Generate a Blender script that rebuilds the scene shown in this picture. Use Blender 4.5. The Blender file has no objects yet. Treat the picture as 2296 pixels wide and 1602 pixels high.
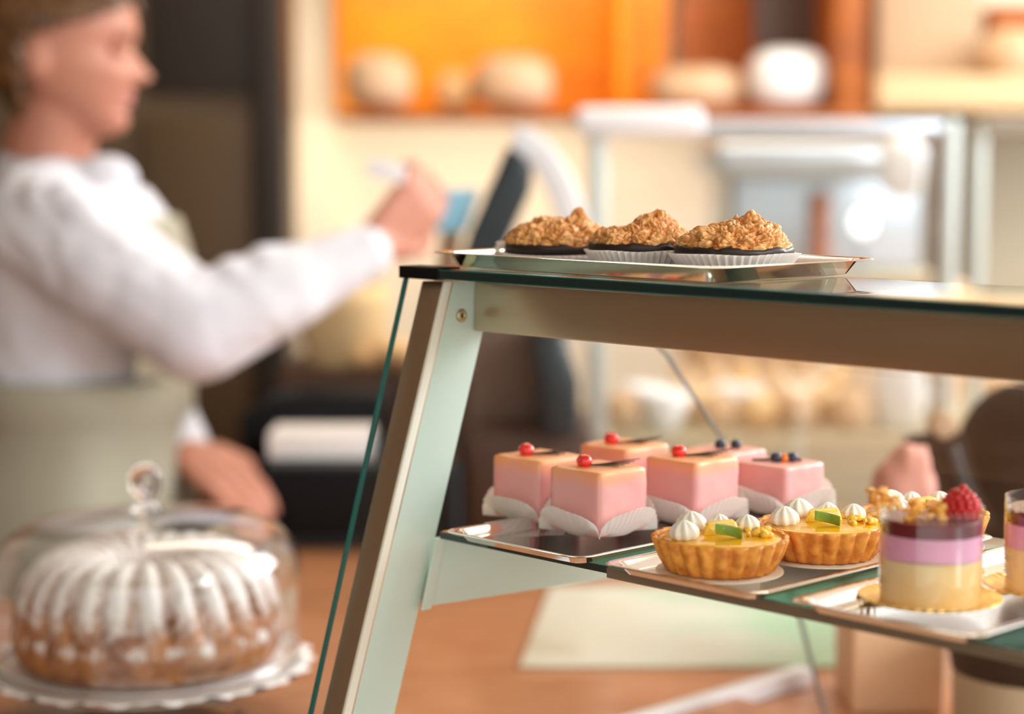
import bpy, bmesh, math, random
from mathutils import Vector, Matrix, noise
R = math.radians
D = bpy.data
SC = bpy.context.scene
COL = SC.collection

# ------------------------------------------------------------ camera, light, exposure
F = 4400.0; CAMZ = 1.43; TH = math.atan(451.0/F)
cam = D.cameras.new('camera'); camo = D.objects.new('camera', cam); COL.objects.link(camo)
camo.location = (0, 0, CAMZ); camo.rotation_euler = (math.pi/2-TH, 0, 0)
cam.sensor_width = 36.0; cam.lens = 36.0*F/2296.0; cam.clip_start = 0.02
cam.dof.use_dof = True; cam.dof.focus_distance = 1.29; cam.dof.aperture_fstop = 2.7
SC.camera = camo
SC.view_settings.view_transform = 'Standard'; SC.view_settings.look = 'None'
SC.view_settings.gamma = 1.0; SC.view_settings.use_curve_mapping = False
SC.view_settings.exposure = 0.08
SC.cycles.max_bounces = 10; SC.cycles.transparent_max_bounces = 24; SC.cycles.glossy_bounces = 5
SC.cycles.caustics_reflective = True; SC.cycles.caustics_refractive = False
SC.cycles.sample_clamp_indirect = 6.0

world = D.worlds.new('sky'); SC.world = world; world.use_nodes = True
wn = world.node_tree.nodes; wl = world.node_tree.links
bg = wn['Background']; bg.inputs['Strength'].default_value = 1.9
tc = wn.new('ShaderNodeTexCoord'); sp = wn.new('ShaderNodeSeparateXYZ'); cr = wn.new('ShaderNodeValToRGB')
wl.new(tc.outputs['Generated'], sp.inputs[0]); wl.new(sp.outputs['Z'], cr.inputs[0]); wl.new(cr.outputs[0], bg.inputs['Color'])
cr.color_ramp.elements[0].position = 0.0; cr.color_ramp.elements[0].color = (0.64, 0.66, 0.61, 1)
cr.color_ramp.elements[1].position = 0.5; cr.color_ramp.elements[1].color = (1.03, 1.0, .98, 1)

def area(name, loc, target, sx, sy, power, col):
    l = D.lights.new(name, 'AREA'); l.shape = 'RECTANGLE'; l.size = sx; l.size_y = sy; l.energy = power; l.color = col
    o = D.objects.new(name, l); COL.objects.link(o); o.location = loc
    o.rotation_euler = (Vector(target)-Vector(loc)).to_track_quat('-Z', 'Y').to_euler(); return o
area('window_daylight', (2.7, 3.0, 2.35), (0.1, 1.5, 1.1), 1.5, 1.3, 100, (0.95, 0.98, 1.0))
area('shopfront_daylight', (2.4, -0.5, 2.3), (0.1, 1.5, 1.1), 1.0, 1.3, 60, (0.95, 0.98, 1.0))
area('shelf_strip_lamp', (0.05, 4.50, 1.86), (0.05, 4.68, 1.5), 0.9, 0.03, 1.6, (1.0, 0.80, 0.50))
area('under_shelf_lamp', (-0.1, 4.28, 1.485), (-0.1, 4.75, 1.15), 1.0, 0.04, 3.6, (1.0, 0.88, 0.70))  # added strip light, unseen, brightens the wall under the shelf
area('ceiling_lamp_panel', (0.2, 3.3, 2.85), (0.2, 3.9, 1.0), 1.6, 0.8, 40, (1.0, 0.88, 0.70))  # added overhead fill, unseen, brightens the back wall and far case

# ------------------------------------------------------------ pixel -> place helpers
def ray(px, py):
    x = (px-1148)/F; y = -(py-801)/F
    return Vector((x, math.cos(TH)+y*math.sin(TH), -math.sin(TH)+y*math.cos(TH)))
def at(px, py, Y):
    r = ray(px, py); return Vector((0, 0, CAMZ))+r*(Y/r.y)
def atz(px, py, z):
    r = ray(px, py); return Vector((0, 0, CAMZ))+r*((z-CAMZ)/r.z)
A = R(43.96)
U = Vector((math.sin(A), -math.cos(A), 0)); V = Vector((math.cos(A), math.sin(A), 0))
O = at(900, 598, 1.4); CROT = -(math.pi/2-A)
def C(u, v, z): return O+U*u+V*v+Vector((0, 0, z))

# ------------------------------------------------------------ mesh builder
class MB:
    def __init__(s): s.v = []; s.f = []
    def add(s, vs, fs):
        n = len(s.v); s.v += [tuple(p) for p in vs]; s.f += [tuple(i+n for i in f) for f in fs]; return s
    def hexa(s, b, t):
        return s.add(list(b)+list(t), [(3,2,1,0),(4,5,6,7),(0,1,5,4),(1,2,6,5),(2,3,7,6),(3,0,4,7)])
    def box(s, x0, y0, z0, x1, y1, z1):
        return s.hexa([(x0,y0,z0),(x1,y0,z0),(x1,y1,z0),(x0,y1,z0)], [(x0,y0,z1),(x1,y0,z1),(x1,y1,z1),(x0,y1,z1)])
    def rings(s, rings, closed=True, cap0=True, cap1=True, loop=False):
        n = len(rings[0]); vs = [p for r in rings for p in r]; fs = []
        m = len(rings)
        for i in range(m-1+(1 if loop else 0)):
            a = i*n; b = ((i+1) % m)*n
            for j in range(n if closed else n-1):
                k = (j+1) % n; fs.append((a+j, a+k, b+k, b+j))
        if cap0 and not loop: fs.append(tuple(range(n-1, -1, -1)))
        if cap1 and not loop: fs.append(tuple((m-1)*n+j for j in range(n)))
        return s.add(vs, fs)
    def lathe(s, prof, seg=48, c=(0,0,0), cap0=True, cap1=True, loop=False, fn=None):
        rs = []
        for i, (r, z) in enumerate(prof):
            ring = []
            for j in range(seg):
                t = 2*math.pi*j/seg; rr, zz = (r, z) if fn is None else fn(i, r, z, t)
                ring.append((c[0]+rr*math.cos(t), c[1]+rr*math.sin(t), c[2]+zz))
            rs.append(ring)
        return s.rings(rs, True, cap0, cap1, loop)
    def tube(s, pts, rads, seg=10, caps=True):
        pts = [Vector(p) for p in pts]
        if not hasattr(rads, '__len__'): rads = [rads]*len(pts)
        rs = []; up = None
        for i, p in enumerate(pts):
            d = (pts[min(i+1, len(pts)-1)]-pts[max(i-1, 0)]).normalized()
            if up is None: up = Vector((0,0,1)) if abs(d.z) < .9 else Vector((1,0,0))
            x = d.cross(up).normalized(); y = x.cross(d).normalized(); up = y
            rs.append([p+(x*math.cos(2*math.pi*j/seg)+y*math.sin(2*math.pi*j/seg))*rads[i] for j in range(seg)])
        return s.rings(rs, True, caps, caps)
    def ball(s, c, r, seg=16, rr=10, sc=(1,1,1), rot=None, fn=None):
        c = Vector(c); rs = []
        for i in range(1, rr):
            ph = math.pi*i/rr; ring = []
            for j in range(seg):
                t = 2*math.pi*j/seg
                d = Vector((math.sin(ph)*math.cos(t), math.sin(ph)*math.sin(t), -math.cos(ph)))
                q = r if fn is None else r*fn(d)
                p = Vector((d.x*q*sc[0], d.y*q*sc[1], d.z*q*sc[2]))
                if rot: p = rot @ p
                ring.append(c+p)
            rs.append(ring)
        return s.rings(rs)
    def capsule(s, a, b, r0, r1, seg=14):
        a = Vector(a); b = Vector(b); d = (b-a); L = d.length; d = d.normalized()
        pts = []; rd = []
        for k in range(5):
            t = k/4*math.pi/2; pts.append(a-d*r0*math.cos(t)*.999); rd.append(max(r0*math.sin(t), r0*.02))
        for k in range(5):
            t = k/4*math.pi/2; pts.append(b+d*r1*math.sin(t)*.999); rd.append(max(r1*math.cos(t), r1*.02))
        return s.tube(pts, rd, seg)

def tagged(o, label=None, cat=None, group=None, kind=None):
    if label: o['label'] = label
    if cat: o['category'] = cat
    if group: o['group'] = group
    if kind: o['kind'] = kind
    return o
def build(name, mb, mat, parent=None, smooth=False, bevel=0, solid=0, loc=None, rz=0, sub=0, angle=40):
    me = D.meshes.new(name); me.from_pydata(mb.v, [], mb.f); me.update()
    bm = bmesh.new(); bm.from_mesh(me); bmesh.ops.recalc_face_normals(bm, faces=bm.faces); bm.to_mesh(me); bm.free()
    if isinstance(mat, (list, tuple)):
        for m in mat: me.materials.append(m)
    else: me.materials.append(mat)
    o = D.objects.new(name, me); COL.objects.link(o)
    if parent: o.parent = parent
    if loc is not None: o.location = loc
    if rz: o.rotation_euler = (0, 0, rz)
    if solid:
        m = o.modifiers.new('solid', 'SOLIDIFY'); m.thickness = solid; m.offset = 0
    if bevel:
        m = o.modifiers.new('bevel', 'BEVEL'); m.width = bevel; m.segments = 3; m.limit_method = 'ANGLE'; m.angle_limit = R(35)
    if sub:
        m = o.modifiers.new('sub', 'SUBSURF'); m.levels = sub; m.render_levels = sub
    if smooth or bevel:
        me.polygons.foreach_set('use_smooth', [True]*len(me.polygons))
        if not smooth:
            pass
    return o
def empty(name, loc, label, cat, group=None, rz=0, kind=None):
    o = D.objects.new(name, None); COL.objects.link(o); o.location = loc; o.rotation_euler = (0, 0, rz); o.empty_display_size = .05
    return tagged(o, label, cat, group, kind)
def fuse(mb, voxel, smooth=6, factor=.5):
    """union of overlapping shapes as one continuous surface"""
    me = D.meshes.new('fuse'); me.from_pydata(mb.v, [], mb.f)
    bm = bmesh.new(); bm.from_mesh(me); bmesh.ops.recalc_face_normals(bm, faces=bm.faces); bm.to_mesh(me); bm.free()
    o = D.objects.new('fuse', me); COL.objects.link(o)
    m = o.modifiers.new('r', 'REMESH'); m.mode = 'VOXEL'; m.voxel_size = voxel; m.use_smooth_shade = True
    m = o.modifiers.new('s', 'SMOOTH'); m.iterations = smooth; m.factor = factor
    dg = bpy.context.evaluated_depsgraph_get(); dg.update()
    n = D.meshes.new_from_object(o.evaluated_get(dg)); D.objects.remove(o); D.meshes.remove(me)
    return n
def mesh_obj(name, me, mat, parent=None):
    me.materials.clear(); me.materials.append(mat); me.name = name
    me.polygons.foreach_set('use_smooth', [True]*len(me.polygons))
    o = D.objects.new(name, me); COL.objects.link(o); o.parent = parent; return o

# ------------------------------------------------------------ materials
def mat(name, col, rough=.5, metal=0, spec=.5, coat=0, sss=0, ssc=None, emit=None, es=0, trans=0, ior=1.45, bump=0, bscale=200, var=0, vscale=30, col2=None, sheen=0):
    m = D.materials.new(name); m.use_nodes = True; n = m.node_tree.nodes; l = m.node_tree.links; p = n['Principled BSDF']
    p.inputs['Base Color'].default_value = (*col, 1); p.inputs['Roughness'].default_value = rough; p.inputs['Metallic'].default_value = metal
    p.inputs['Specular IOR Level'].default_value = spec; p.inputs['Coat Weight'].default_value = coat; p.inputs['Coat Roughness'].default_value = .08
    p.inputs['IOR'].default_value = ior; p.inputs['Transmission Weight'].default_value = trans; p.inputs['Sheen Weight'].default_value = sheen
    if sss:
        p.inputs['Subsurface Weight'].default_value = sss; p.inputs['Subsurface Radius'].default_value = ssc or (.01, .004, .003); p.inputs['Subsurface Scale'].default_value = 1.0
    if emit: p.inputs['Emission Color'].default_value = (*emit, 1); p.inputs['Emission Strength'].default_value = es
    t = n.new('ShaderNodeTexCoord')
    if bump:
        q = n.new('ShaderNodeTexNoise'); q.inputs['Scale'].default_value = bscale; q.inputs['Detail'].default_value = 5; l.new(t.outputs['Object'], q.inputs['Vector'])
        b = n.new('ShaderNodeBump'); b.inputs['Strength'].default_value = bump; b.inputs['Distance'].default_value = .002
        l.new(q.outputs[0], b.inputs['Height']); l.new(b.outputs[0], p.inputs['Normal'])
    if var or col2:
        q = n.new('ShaderNodeTexNoise'); q.inputs['Scale'].default_value = vscale; q.inputs['Detail'].default_value = 4; l.new(t.outputs['Object'], q.inputs['Vector'])
        c = n.new('ShaderNodeValToRGB'); c2 = col2 or tuple(x*(1-var) for x in col)
        c.color_ramp.elements[0].position = .35; c.color_ramp.elements[0].color = (*c2, 1)
        c.color_ramp.elements[1].position = .65; c.color_ramp.elements[1].color = (*col, 1)
        l.new(q.outputs[0], c.inputs[0]); l.new(c.outputs[0], p.inputs['Base Color'])
    return m
def thin_glass(name, tint=(.97, .99, .98), f0=.05, refl=(1,1,1), rough=0.0):
    m = D.materials.new(name); m.use_nodes = True; n = m.node_tree.nodes; l = m.node_tree.links; n.clear()
    out = n.new('ShaderNodeOutputMaterial'); mix = n.new('ShaderNodeMixShader'); tr = n.new('ShaderNodeBsdfTransparent'); gl = n.new('ShaderNodeBsdfGlossy')
    tr.inputs[0].default_value = (*tint, 1); gl.inputs['Roughness'].default_value = rough; gl.inputs[0].default_value = (*refl, 1)
    g = n.new('ShaderNodeNewGeometry'); d = n.new('ShaderNodeVectorMath'); d.operation = 'DOT_PRODUCT'
    l.new(g.outputs['Normal'], d.inputs[0]); l.new(g.outputs['Incoming'], d.inputs[1])
    def mth(op, a, b=None):
        q = n.new('ShaderNodeMath'); q.operation = op
        for i, x in enumerate((a, b)):
            if x is None: continue
            if isinstance(x, (int, float)): q.inputs[i].default_value = x
            else: l.new(x, q.inputs[i])
        return q.outputs[0]
    c = mth('ABSOLUTE', d.outputs['Value']); e = mth('SUBTRACT', 1.0, c); e = mth('POWER', e, 5.0); e = mth('MULTIPLY', e, 1-f0); e = mth('ADD', e, f0)
    l.new(e, mix.inputs[0]); l.new(tr.outputs[0], mix.inputs[1]); l.new(gl.outputs[0], mix.inputs[2]); l.new(mix.outputs[0], out.inputs[0])
    return m
def streak(name, c1, c2, rough=.5, scale=(1, 30, 30), sc=4, coat=0, metal=0, d=4):
    m = mat(name, c1, rough, metal=metal, coat=coat); n = m.node_tree.nodes; l = m.node_tree.links
    t = n.new('ShaderNodeTexCoord'); mp = n.new('ShaderNodeMapping'); mp.inputs['Scale'].default_value = scale
    q = n.new('ShaderNodeTexNoise'); q.inputs['Scale'].default_value = sc; q.inputs['Detail'].default_value = d; q.inputs['Distortion'].default_value = .6
    c = n.new('ShaderNodeValToRGB'); c.color_ramp.elements[0].position = .35; c.color_ramp.elements[1].position = .7
    c.color_ramp.elements[0].color = (*c1, 1); c.color_ramp.elements[1].color = (*c2, 1)
    l.new(t.outputs['Object'], mp.inputs[0]); l.new(mp.outputs[0], q.inputs['Vector']); l.new(q.outputs[0], c.inputs[0])
    l.new(c.outputs[0], n['Principled BSDF'].inputs['Base Color']); return m

M = {}
M['wood_wall'] = streak('brown_wood_panel', (.11, .060, .028), (.17, .095, .045), .5, (6, 6, .6), 3)
M['cream_wall'] = mat('cream_wall_paint', (.94, .83, .66), .7, bump=.05, bscale=60)
M['ceiling'] = mat('ceiling_paint', (.75, .68, .58), .8)
M['floor'] = streak('floor_boards', (.22, .12, .06), (.34, .19, .10), .45, (1, 12, 1), 3)
M['counter'] = streak('orange_wood_worktop', (.44, .175, .07), (.56, .26, .125), .32, (3, 14, 3), 5, coat=.2)
M['alu'] = mat('anodised_aluminium', (.58, .46, .33), .28, metal=.94, bump=.01, bscale=400)
M['alu_pale'] = mat('pale_painted_aluminium', (.62, .76, .69), .38, metal=.12)  # same aluminium, its bright window reflection put into the colour
M['rail'] = mat('taupe_rail', (.24, .19, .13), .4, metal=.3)
M['steel'] = mat('polished_steel', (.80, .79, .78), .07, metal=1)
M['brass'] = mat('brass_screw', (.52, .42, .22), .35, metal=.9)
M['black'] = mat('black_plastic', (.004, .004, .005), .6, spec=.2)
M['gedge'] = mat('teal_glass_edge', (.0, .13, .12), .08, coat=.6)
M['gedge_dark'] = mat('dark_teal_glass_edge', (.0, .02, .022), .06, coat=.6)
M['glass'] = thin_glass('clear_sheet_glass', (.99, .995, .993), .019)
M['glass_top'] = thin_glass('grey_green_sheet_glass', (.80, .88, .86), .06)
M['glass_shelf'] = thin_glass('teal_shelf_glass', (.45, .70, .66), .09)
M['dome'] = thin_glass('blown_glass', (.975, .98, .985), .055)
M['crystal'] = mat('solid_glass', (1, 1, 1), .02, trans=1, ior=1.5)
def paper_mat():
    m = mat('white_baking_paper', (.90, .88, .85), .7); n = m.node_tree.nodes; l = m.node_tree.links
    tr = n.new('ShaderNodeBsdfTranslucent'); tr.inputs[0].default_value = (.98, .95, .91, 1); mx = n.new('ShaderNodeMixShader'); mx.inputs[0].default_value = .52
    l.new(n['Principled BSDF'].outputs[0], mx.inputs[1]); l.new(tr.outputs[0], mx.inputs[2]); l.new(mx.outputs[0], n['Material Output'].inputs[0]); return m
M['paper'] = paper_mat()
M['choc'] = mat('dark_chocolate', (.018, .008, .006), .42, coat=.0, bump=.15, bscale=90)
M['choc_thin'] = mat('dark_chocolate_filigree', (.03, .014, .009), .22, coat=.5)
M['custard'] = mat('lemon_glaze', (1.0, .46, .0), .15, coat=.25, sss=.25, ssc=(.006, .006, .001), var=.2, vscale=60)
M['cream'] = mat('whipped_cream', (.93, .87, .76), .45, sss=.2, ssc=(.004, .003, .002))
M['lime'] = mat('lime_peel', (.30, .42, .03), .3, coat=.4, col2=(.16, .30, .02), vscale=90)
M['pineapple'] = mat('pineapple_flesh', (1.0, .56, .02), .3, coat=.15, col2=(1.0, .66, .13), vscale=140, bump=.4, bscale=260)
M['crumb'] = mat('golden_sugar_crumble', (1.0, .36, .004), .25, coat=.15, col2=(1.0, .62, .18), vscale=160)
M['berry_red'] = mat('raspberry_red', (.62, .012, .016), .35, sss=.3, ssc=(.006, .001, .001), coat=.15)
M['currant'] = mat('redcurrant_jelly', (.85, .02, .015), .06, coat=1, sss=.3, ssc=(.006, .001, .001))
M['blueberry'] = mat('blueberry_skin', (.02, .03, .06), .4, coat=.3)
M['physalis'] = mat('orange_berry', (.85, .22, .02), .2, coat=.6)
M['mousse_cream'] = mat('vanilla_sponge', (1.0, .62, .24), .6, spec=.2, sss=.3, ssc=(.008, .008, .006), col2=(1.0, .74, .42), vscale=28)
M['mousse_pink'] = mat('berry_mousse', (.90, .42, .60), .5, spec=.2, sss=.3, ssc=(.008, .006, .008))
M['mousse_red'] = mat('dark_berry_jelly', (.16, .0, .014), .15, coat=.2)
M['gold'] = mat('gold_card', (1.0, .60, .14), .32, metal=.35)
M['card'] = mat('pale_card', (.86, .80, .64), .6)
M['acetate'] = thin_glass('clear_acetate', (.98, .98, .98), .03)
M['skin'] = mat('skin', (.52, .225, .150), .5, sss=.1, ssc=(.01, .004, .002), col2=(.46, .19, .125), vscale=9)
M['hair'] = streak('brown_hair', (.030, .011, .004), (.20, .088, .026), .4, (6, 1, 2), 22)
M['shirt'] = mat('white_cotton', (.70, .71, .76), .9, col2=(.62, .61, .68), vscale=5, sheen=.1)
def fold_bump(m, scale, dist):
    n = m.node_tree.nodes; l = m.node_tree.links; t = n.new('ShaderNodeTexCoord'); q = n.new('ShaderNodeTexNoise'); q.inputs['Scale'].default_value = scale; q.inputs['Detail'].default_value = 2; q.inputs['Distortion'].default_value = 1.2
    b = n.new('ShaderNodeBump'); b.inputs['Strength'].default_value = 1.0; b.inputs['Distance'].default_value = dist
    l.new(t.outputs['Object'], q.inputs['Vector']); l.new(q.outputs[0], b.inputs['Height']); l.new(b.outputs[0], n['Principled BSDF'].inputs['Normal'])
fold_bump(M['shirt'], 6, .022)
M['apron'] = mat('sage_linen', (.36, .34, .26), .85, bump=.15, bscale=120)
M['trouser'] = mat('dark_trouser', (.03, .03, .035), .8)
M['lips'] = mat('lips', (.60, .22, .20), .4)
M['eye'] = mat('eye_dark', (.10, .07, .06), .3)
M['dark_wall'] = mat('dark_brown_panel', (.020, .011, .006), .55, var=.2, vscale=2)
M['dark_wall2'] = mat('olive_brown_panel', (.078, .042, .015), .5, var=.15, vscale=2)
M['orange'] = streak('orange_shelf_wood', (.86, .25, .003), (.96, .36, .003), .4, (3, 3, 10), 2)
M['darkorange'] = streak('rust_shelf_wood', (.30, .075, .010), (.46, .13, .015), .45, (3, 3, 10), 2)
M['slate'] = mat('slate_plastic', (.012, .020, .026), .35)
M['screen'] = mat('blue_screen', (.20, .42, .55), .2, emit=(.25, .5, .62), es=.35)
M['white_pl'] = mat('white_plastic', (.80, .80, .83), .3)
M['paperw'] = mat('white_paper', (.85, .80, .78), .7)
M['basket'] = mat('cream_wicker', (.72, .52, .27), .7, bump=.3, bscale=80)
M['brownbox'] = mat('dark_brown_box', (.06, .022, .010), .4)
M['bread'] = mat('golden_bread', (.62, .33, .12), .6, col2=(.80, .56, .30), vscale=20)
M['palebread'] = mat('floured_bread', (.68, .48, .32), .7, col2=(.58, .36, .19), vscale=14)
M['porcelain'] = mat('white_porcelain', (.86, .87, .88), .2, coat=.3)
M['beige'] = mat('beige_laminate', (.46, .38, .25), .6)
M['peach'] = mat('peach_card', (.78, .50, .30), .6)
M['taupe'] = mat('taupe_card', (.50, .36, .23), .7)
M['silver'] = mat('brushed_silver', (.48, .53, .59), .3, metal=.7)
M['palegrey'] = mat('pale_grey_metal', (.56, .63, .61), .35, metal=.3)
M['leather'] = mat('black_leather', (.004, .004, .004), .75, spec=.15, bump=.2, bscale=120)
M['bleather'] = mat('brown_leather', (.016, .009, .006), .7, spec=.15)
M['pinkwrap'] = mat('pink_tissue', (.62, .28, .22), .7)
def print_mat():
    m = mat('printed_leaflet', (.5, .5, .4), .4, coat=.1); n = m.node_tree.nodes; l = m.node_tree.links
    t = n.new('ShaderNodeTexCoord'); sx = n.new('ShaderNodeSeparateXYZ'); q = n.new('ShaderNodeTexNoise'); q.inputs['Scale'].default_value = 9
    l.new(t.outputs['Object'], sx.inputs[0]); l.new(t.outputs['Object'], q.inputs['Vector'])
    ad = n.new('ShaderNodeMath'); ad.operation = 'MULTIPLY_ADD'; l.new(q.outputs[0], ad.inputs[0]); ad.inputs[1].default_value = .35; l.new(sx.outputs['X'], ad.inputs[2])
    c = n.new('ShaderNodeValToRGB'); e = c.color_ramp.elements; e[0].position = .10; e[0].color = (.42, .33, .20, 1); e[1].position = .52; e[1].color = (.36, .55, .36, 1)
    k = e.new(.22); k.color = (.62, .58, .46, 1); k = e.new(.36); k.color = (.60, .62, .52, 1)
    l.new(ad.outputs[0], c.inputs[0]); l.new(c.outputs[0], n['Principled BSDF'].inputs['Base Color']); return m
M['mint_print'] = print_mat()
M['lamp'] = mat('spot_lamp', (1, 1, 1), .4, emit=(.92, .97, 1.0), es=1.5)

# pastry materials with their own structure
def pastry_mat():
    m = mat('shortcrust', (.82, .36, .07), .55); n = m.node_tree.nodes; l = m.node_tree.links; p = n['Principled BSDF']
    t = n.new('ShaderNodeTexCoord'); q = n.new('ShaderNodeTexNoise'); q.inputs['Scale'].default_value = 130; q.inputs['Detail'].default_value = 6
    c = n.new('ShaderNodeValToRGB'); c.color_ramp.elements[0].position = .3; c.color_ramp.elements[0].color = (.60, .15, .010, 1)
    c.color_ramp.elements[1].position = .6; c.color_ramp.elements[1].color = (.98, .40, .055, 1)
    l.new(t.outputs['Object'], q.inputs['Vector']); l.new(q.outputs[0], c.inputs[0]); l.new(c.outputs[0], p.inputs['Base Color'])
    b = n.new('ShaderNodeBump'); b.inputs['Strength'].default_value = .5; b.inputs['Distance'].default_value = .001
    l.new(q.outputs[0], b.inputs['Height']); l.new(b.outputs[0], p.inputs['Normal']); return m
M['crust'] = pastry_mat()
def coconut_mat():
    m = mat('toasted_coconut', (.8, .45, .16), .5, coat=.12); n = m.node_tree.nodes; l = m.node_tree.links; p = n['Principled BSDF']
    a = n.new('ShaderNodeAttribute'); a.attribute_name = 'toast'
    t = n.new('ShaderNodeTexCoord'); q = n.new('ShaderNodeTexNoise'); q.inputs['Scale'].default_value = 330; q.inputs['Detail'].default_value = 6
    w = n.new('ShaderNodeTexNoise'); w.inputs['Scale'].default_value = 70; w.inputs['Detail'].default_value = 4
    l.new(t.outputs['Object'], q.inputs['Vector']); l.new(t.outputs['Object'], w.inputs['Vector'])
    mx = n.new('ShaderNodeMath'); mx.operation = 'MULTIPLY_ADD'; l.new(w.outputs[0], mx.inputs[0]); mx.inputs[1].default_value = .5; l.new(a.outputs['Fac'], mx.inputs[2])
    c = n.new('ShaderNodeValToRGB'); e = c.color_ramp.elements
    e[0].position = .05; e[0].color = (.10, .028, .005, 1); e[1].position = .95; e[1].color = (.72, .38, .13, 1)
    k = e.new(.35); k.color = (.36, .115, .016, 1); k = e.new(.62); k.color = (.56, .215, .042, 1)
    l.new(mx.outputs[0], c.inputs[0]); l.new(c.outputs[0], p.inputs['Base Color'])
    b = n.new('ShaderNodeBump'); b.inputs['Strength'].default_value = .7; b.inputs['Distance'].default_value = .0012
    l.new(q.outputs[0], b.inputs['Height']); l.new(b.outputs[0], p.inputs['Normal']); return m
M['coconut'] = coconut_mat()
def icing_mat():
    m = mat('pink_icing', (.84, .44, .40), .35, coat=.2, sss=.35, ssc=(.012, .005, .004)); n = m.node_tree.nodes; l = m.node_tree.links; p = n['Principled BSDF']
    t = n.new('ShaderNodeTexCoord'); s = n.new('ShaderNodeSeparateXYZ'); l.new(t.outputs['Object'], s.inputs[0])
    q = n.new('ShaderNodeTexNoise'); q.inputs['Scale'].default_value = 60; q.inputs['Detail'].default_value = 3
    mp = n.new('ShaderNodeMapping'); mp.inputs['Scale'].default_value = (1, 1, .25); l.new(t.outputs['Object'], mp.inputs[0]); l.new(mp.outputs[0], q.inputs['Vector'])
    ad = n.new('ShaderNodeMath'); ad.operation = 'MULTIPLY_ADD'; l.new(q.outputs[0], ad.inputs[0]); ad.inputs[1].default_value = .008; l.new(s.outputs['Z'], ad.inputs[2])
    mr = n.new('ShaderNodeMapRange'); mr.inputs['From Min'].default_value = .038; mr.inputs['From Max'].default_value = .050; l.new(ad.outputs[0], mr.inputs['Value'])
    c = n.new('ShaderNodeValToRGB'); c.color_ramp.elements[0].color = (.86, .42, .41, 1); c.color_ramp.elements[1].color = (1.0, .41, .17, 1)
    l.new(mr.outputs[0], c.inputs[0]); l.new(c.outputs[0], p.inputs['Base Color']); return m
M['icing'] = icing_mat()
def bundt_mat():
    m = mat('sugared_sponge', (.42, .17, .05), .65); n = m.node_tree.nodes; l = m.node_tree.links; p = n['Principled BSDF']
    t = n.new('ShaderNodeTexCoord'); a = n.new('ShaderNodeAttribute'); a.attribute_name = 'sugar'
    q = n.new('ShaderNodeTexNoise'); q.inputs['Scale'].default_value = 120; q.inputs['Detail'].default_value = 6; l.new(t.outputs['Object'], q.inputs['Vector'])
    ad = n.new('ShaderNodeMath'); ad.operation = 'MULTIPLY_ADD'; l.new(q.outputs[0], ad.inputs[0]); ad.inputs[1].default_value = .9; l.new(a.outputs['Fac'], ad.inputs[2])
    c = n.new('ShaderNodeValToRGB'); e = c.color_ramp.elements; e[0].position = .52; e[0].color = (0, 0, 0, 1); e[1].position = 1.05 if False else .98; e[1].color = (1, 1, 1, 1)
    l.new(ad.outputs[0], c.inputs[0])
    w = n.new('ShaderNodeTexNoise'); w.inputs['Scale'].default_value = 45; w.inputs['Detail'].default_value = 5; l.new(t.outputs['Object'], w.inputs['Vector'])
    cb = n.new('ShaderNodeValToRGB'); cb.color_ramp.elements[0].position = .3; cb.color_ramp.elements[0].color = (.20, .065, .02, 1); cb.color_ramp.elements[1].position = .7; cb.color_ramp.elements[1].color = (.55, .23, .06, 1)
    l.new(w.outputs[0], cb.inputs[0])
    mx = n.new('ShaderNodeMix'); mx.data_type = 'RGBA'; l.new(c.outputs[0], mx.inputs['Factor']); l.new(cb.outputs[0], mx.inputs['A']); mx.inputs['B'].default_value = (.86, .84, .81, 1)
    l.new(mx.outputs['Result'], p.inputs['Base Color']); return m
M['bundt'] = bundt_mat()

def setattr_(me, name, vals):
    a = me.attributes.new(name, 'FLOAT', 'POINT'); a.data.foreach_set('value', vals)

def px_box(name, x0, y0, x1, y1, Y, depth, m, parent=None, bevel=0, label=None, cat=None, group=None, kind=None, z0=None):
    a = at(x0, y1, Y); b = at(x1, y0, Y)
    c = Vector(((a.x+b.x)/2, Y+depth/2, z0 if z0 is not None else a.z)); hx = (b.x-a.x)/2
    mb = MB().box(-hx, -depth/2, 0, hx, depth/2, b.z-c.z)
    if parent is not None: c = c-parent.location
    o = build(name, mb, m, parent, bevel=bevel, loc=c)
    return tagged(o, label, cat, group, kind)

# ------------------------------------------------------------ room shell
CT = .907   # counter top
def shell(name, b, m): return tagged(build(name, MB().box(*b), m), kind='structure')
shell('floor', (-3.2, -2.6, -.05, 4.2, 4.9, 0), M['floor'])
shell('wall_back', (-3.2, 4.75, 0, 4.2, 4.85, 2.9), M['cream_wall'])
shell('wall_left', (-3.2, -2.6, 0, -3.1, 4.75, 2.9), M['wood_wall'])
shell('ceiling', (-3.2, -2.6, 2.9, 1.6, 4.85, 2.95), M['ceiling'])

# counter
ct = empty('service_counter', (0, 2.0, 0), 'long service counter with an orange brown wooden worktop under the cake stand and display case', 'counter')
LSH = [(-1.3, -.95), (2.1, -.95), (2.1, .88), (-.37, .88), (-.37, .28), (-1.3, .28)]
build('worktop', MB().rings([[(x, y, CT-.04) for x, y in LSH], [(x, y, CT) for x, y in LSH]]), M['counter'], ct, bevel=.004)
build('counter_body', MB().rings([[(x*.985, y*.96, 0) for x, y in LSH], [(x*.985, y*.96, CT-.04) for x, y in LSH]]), M['beige'], ct)

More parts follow.
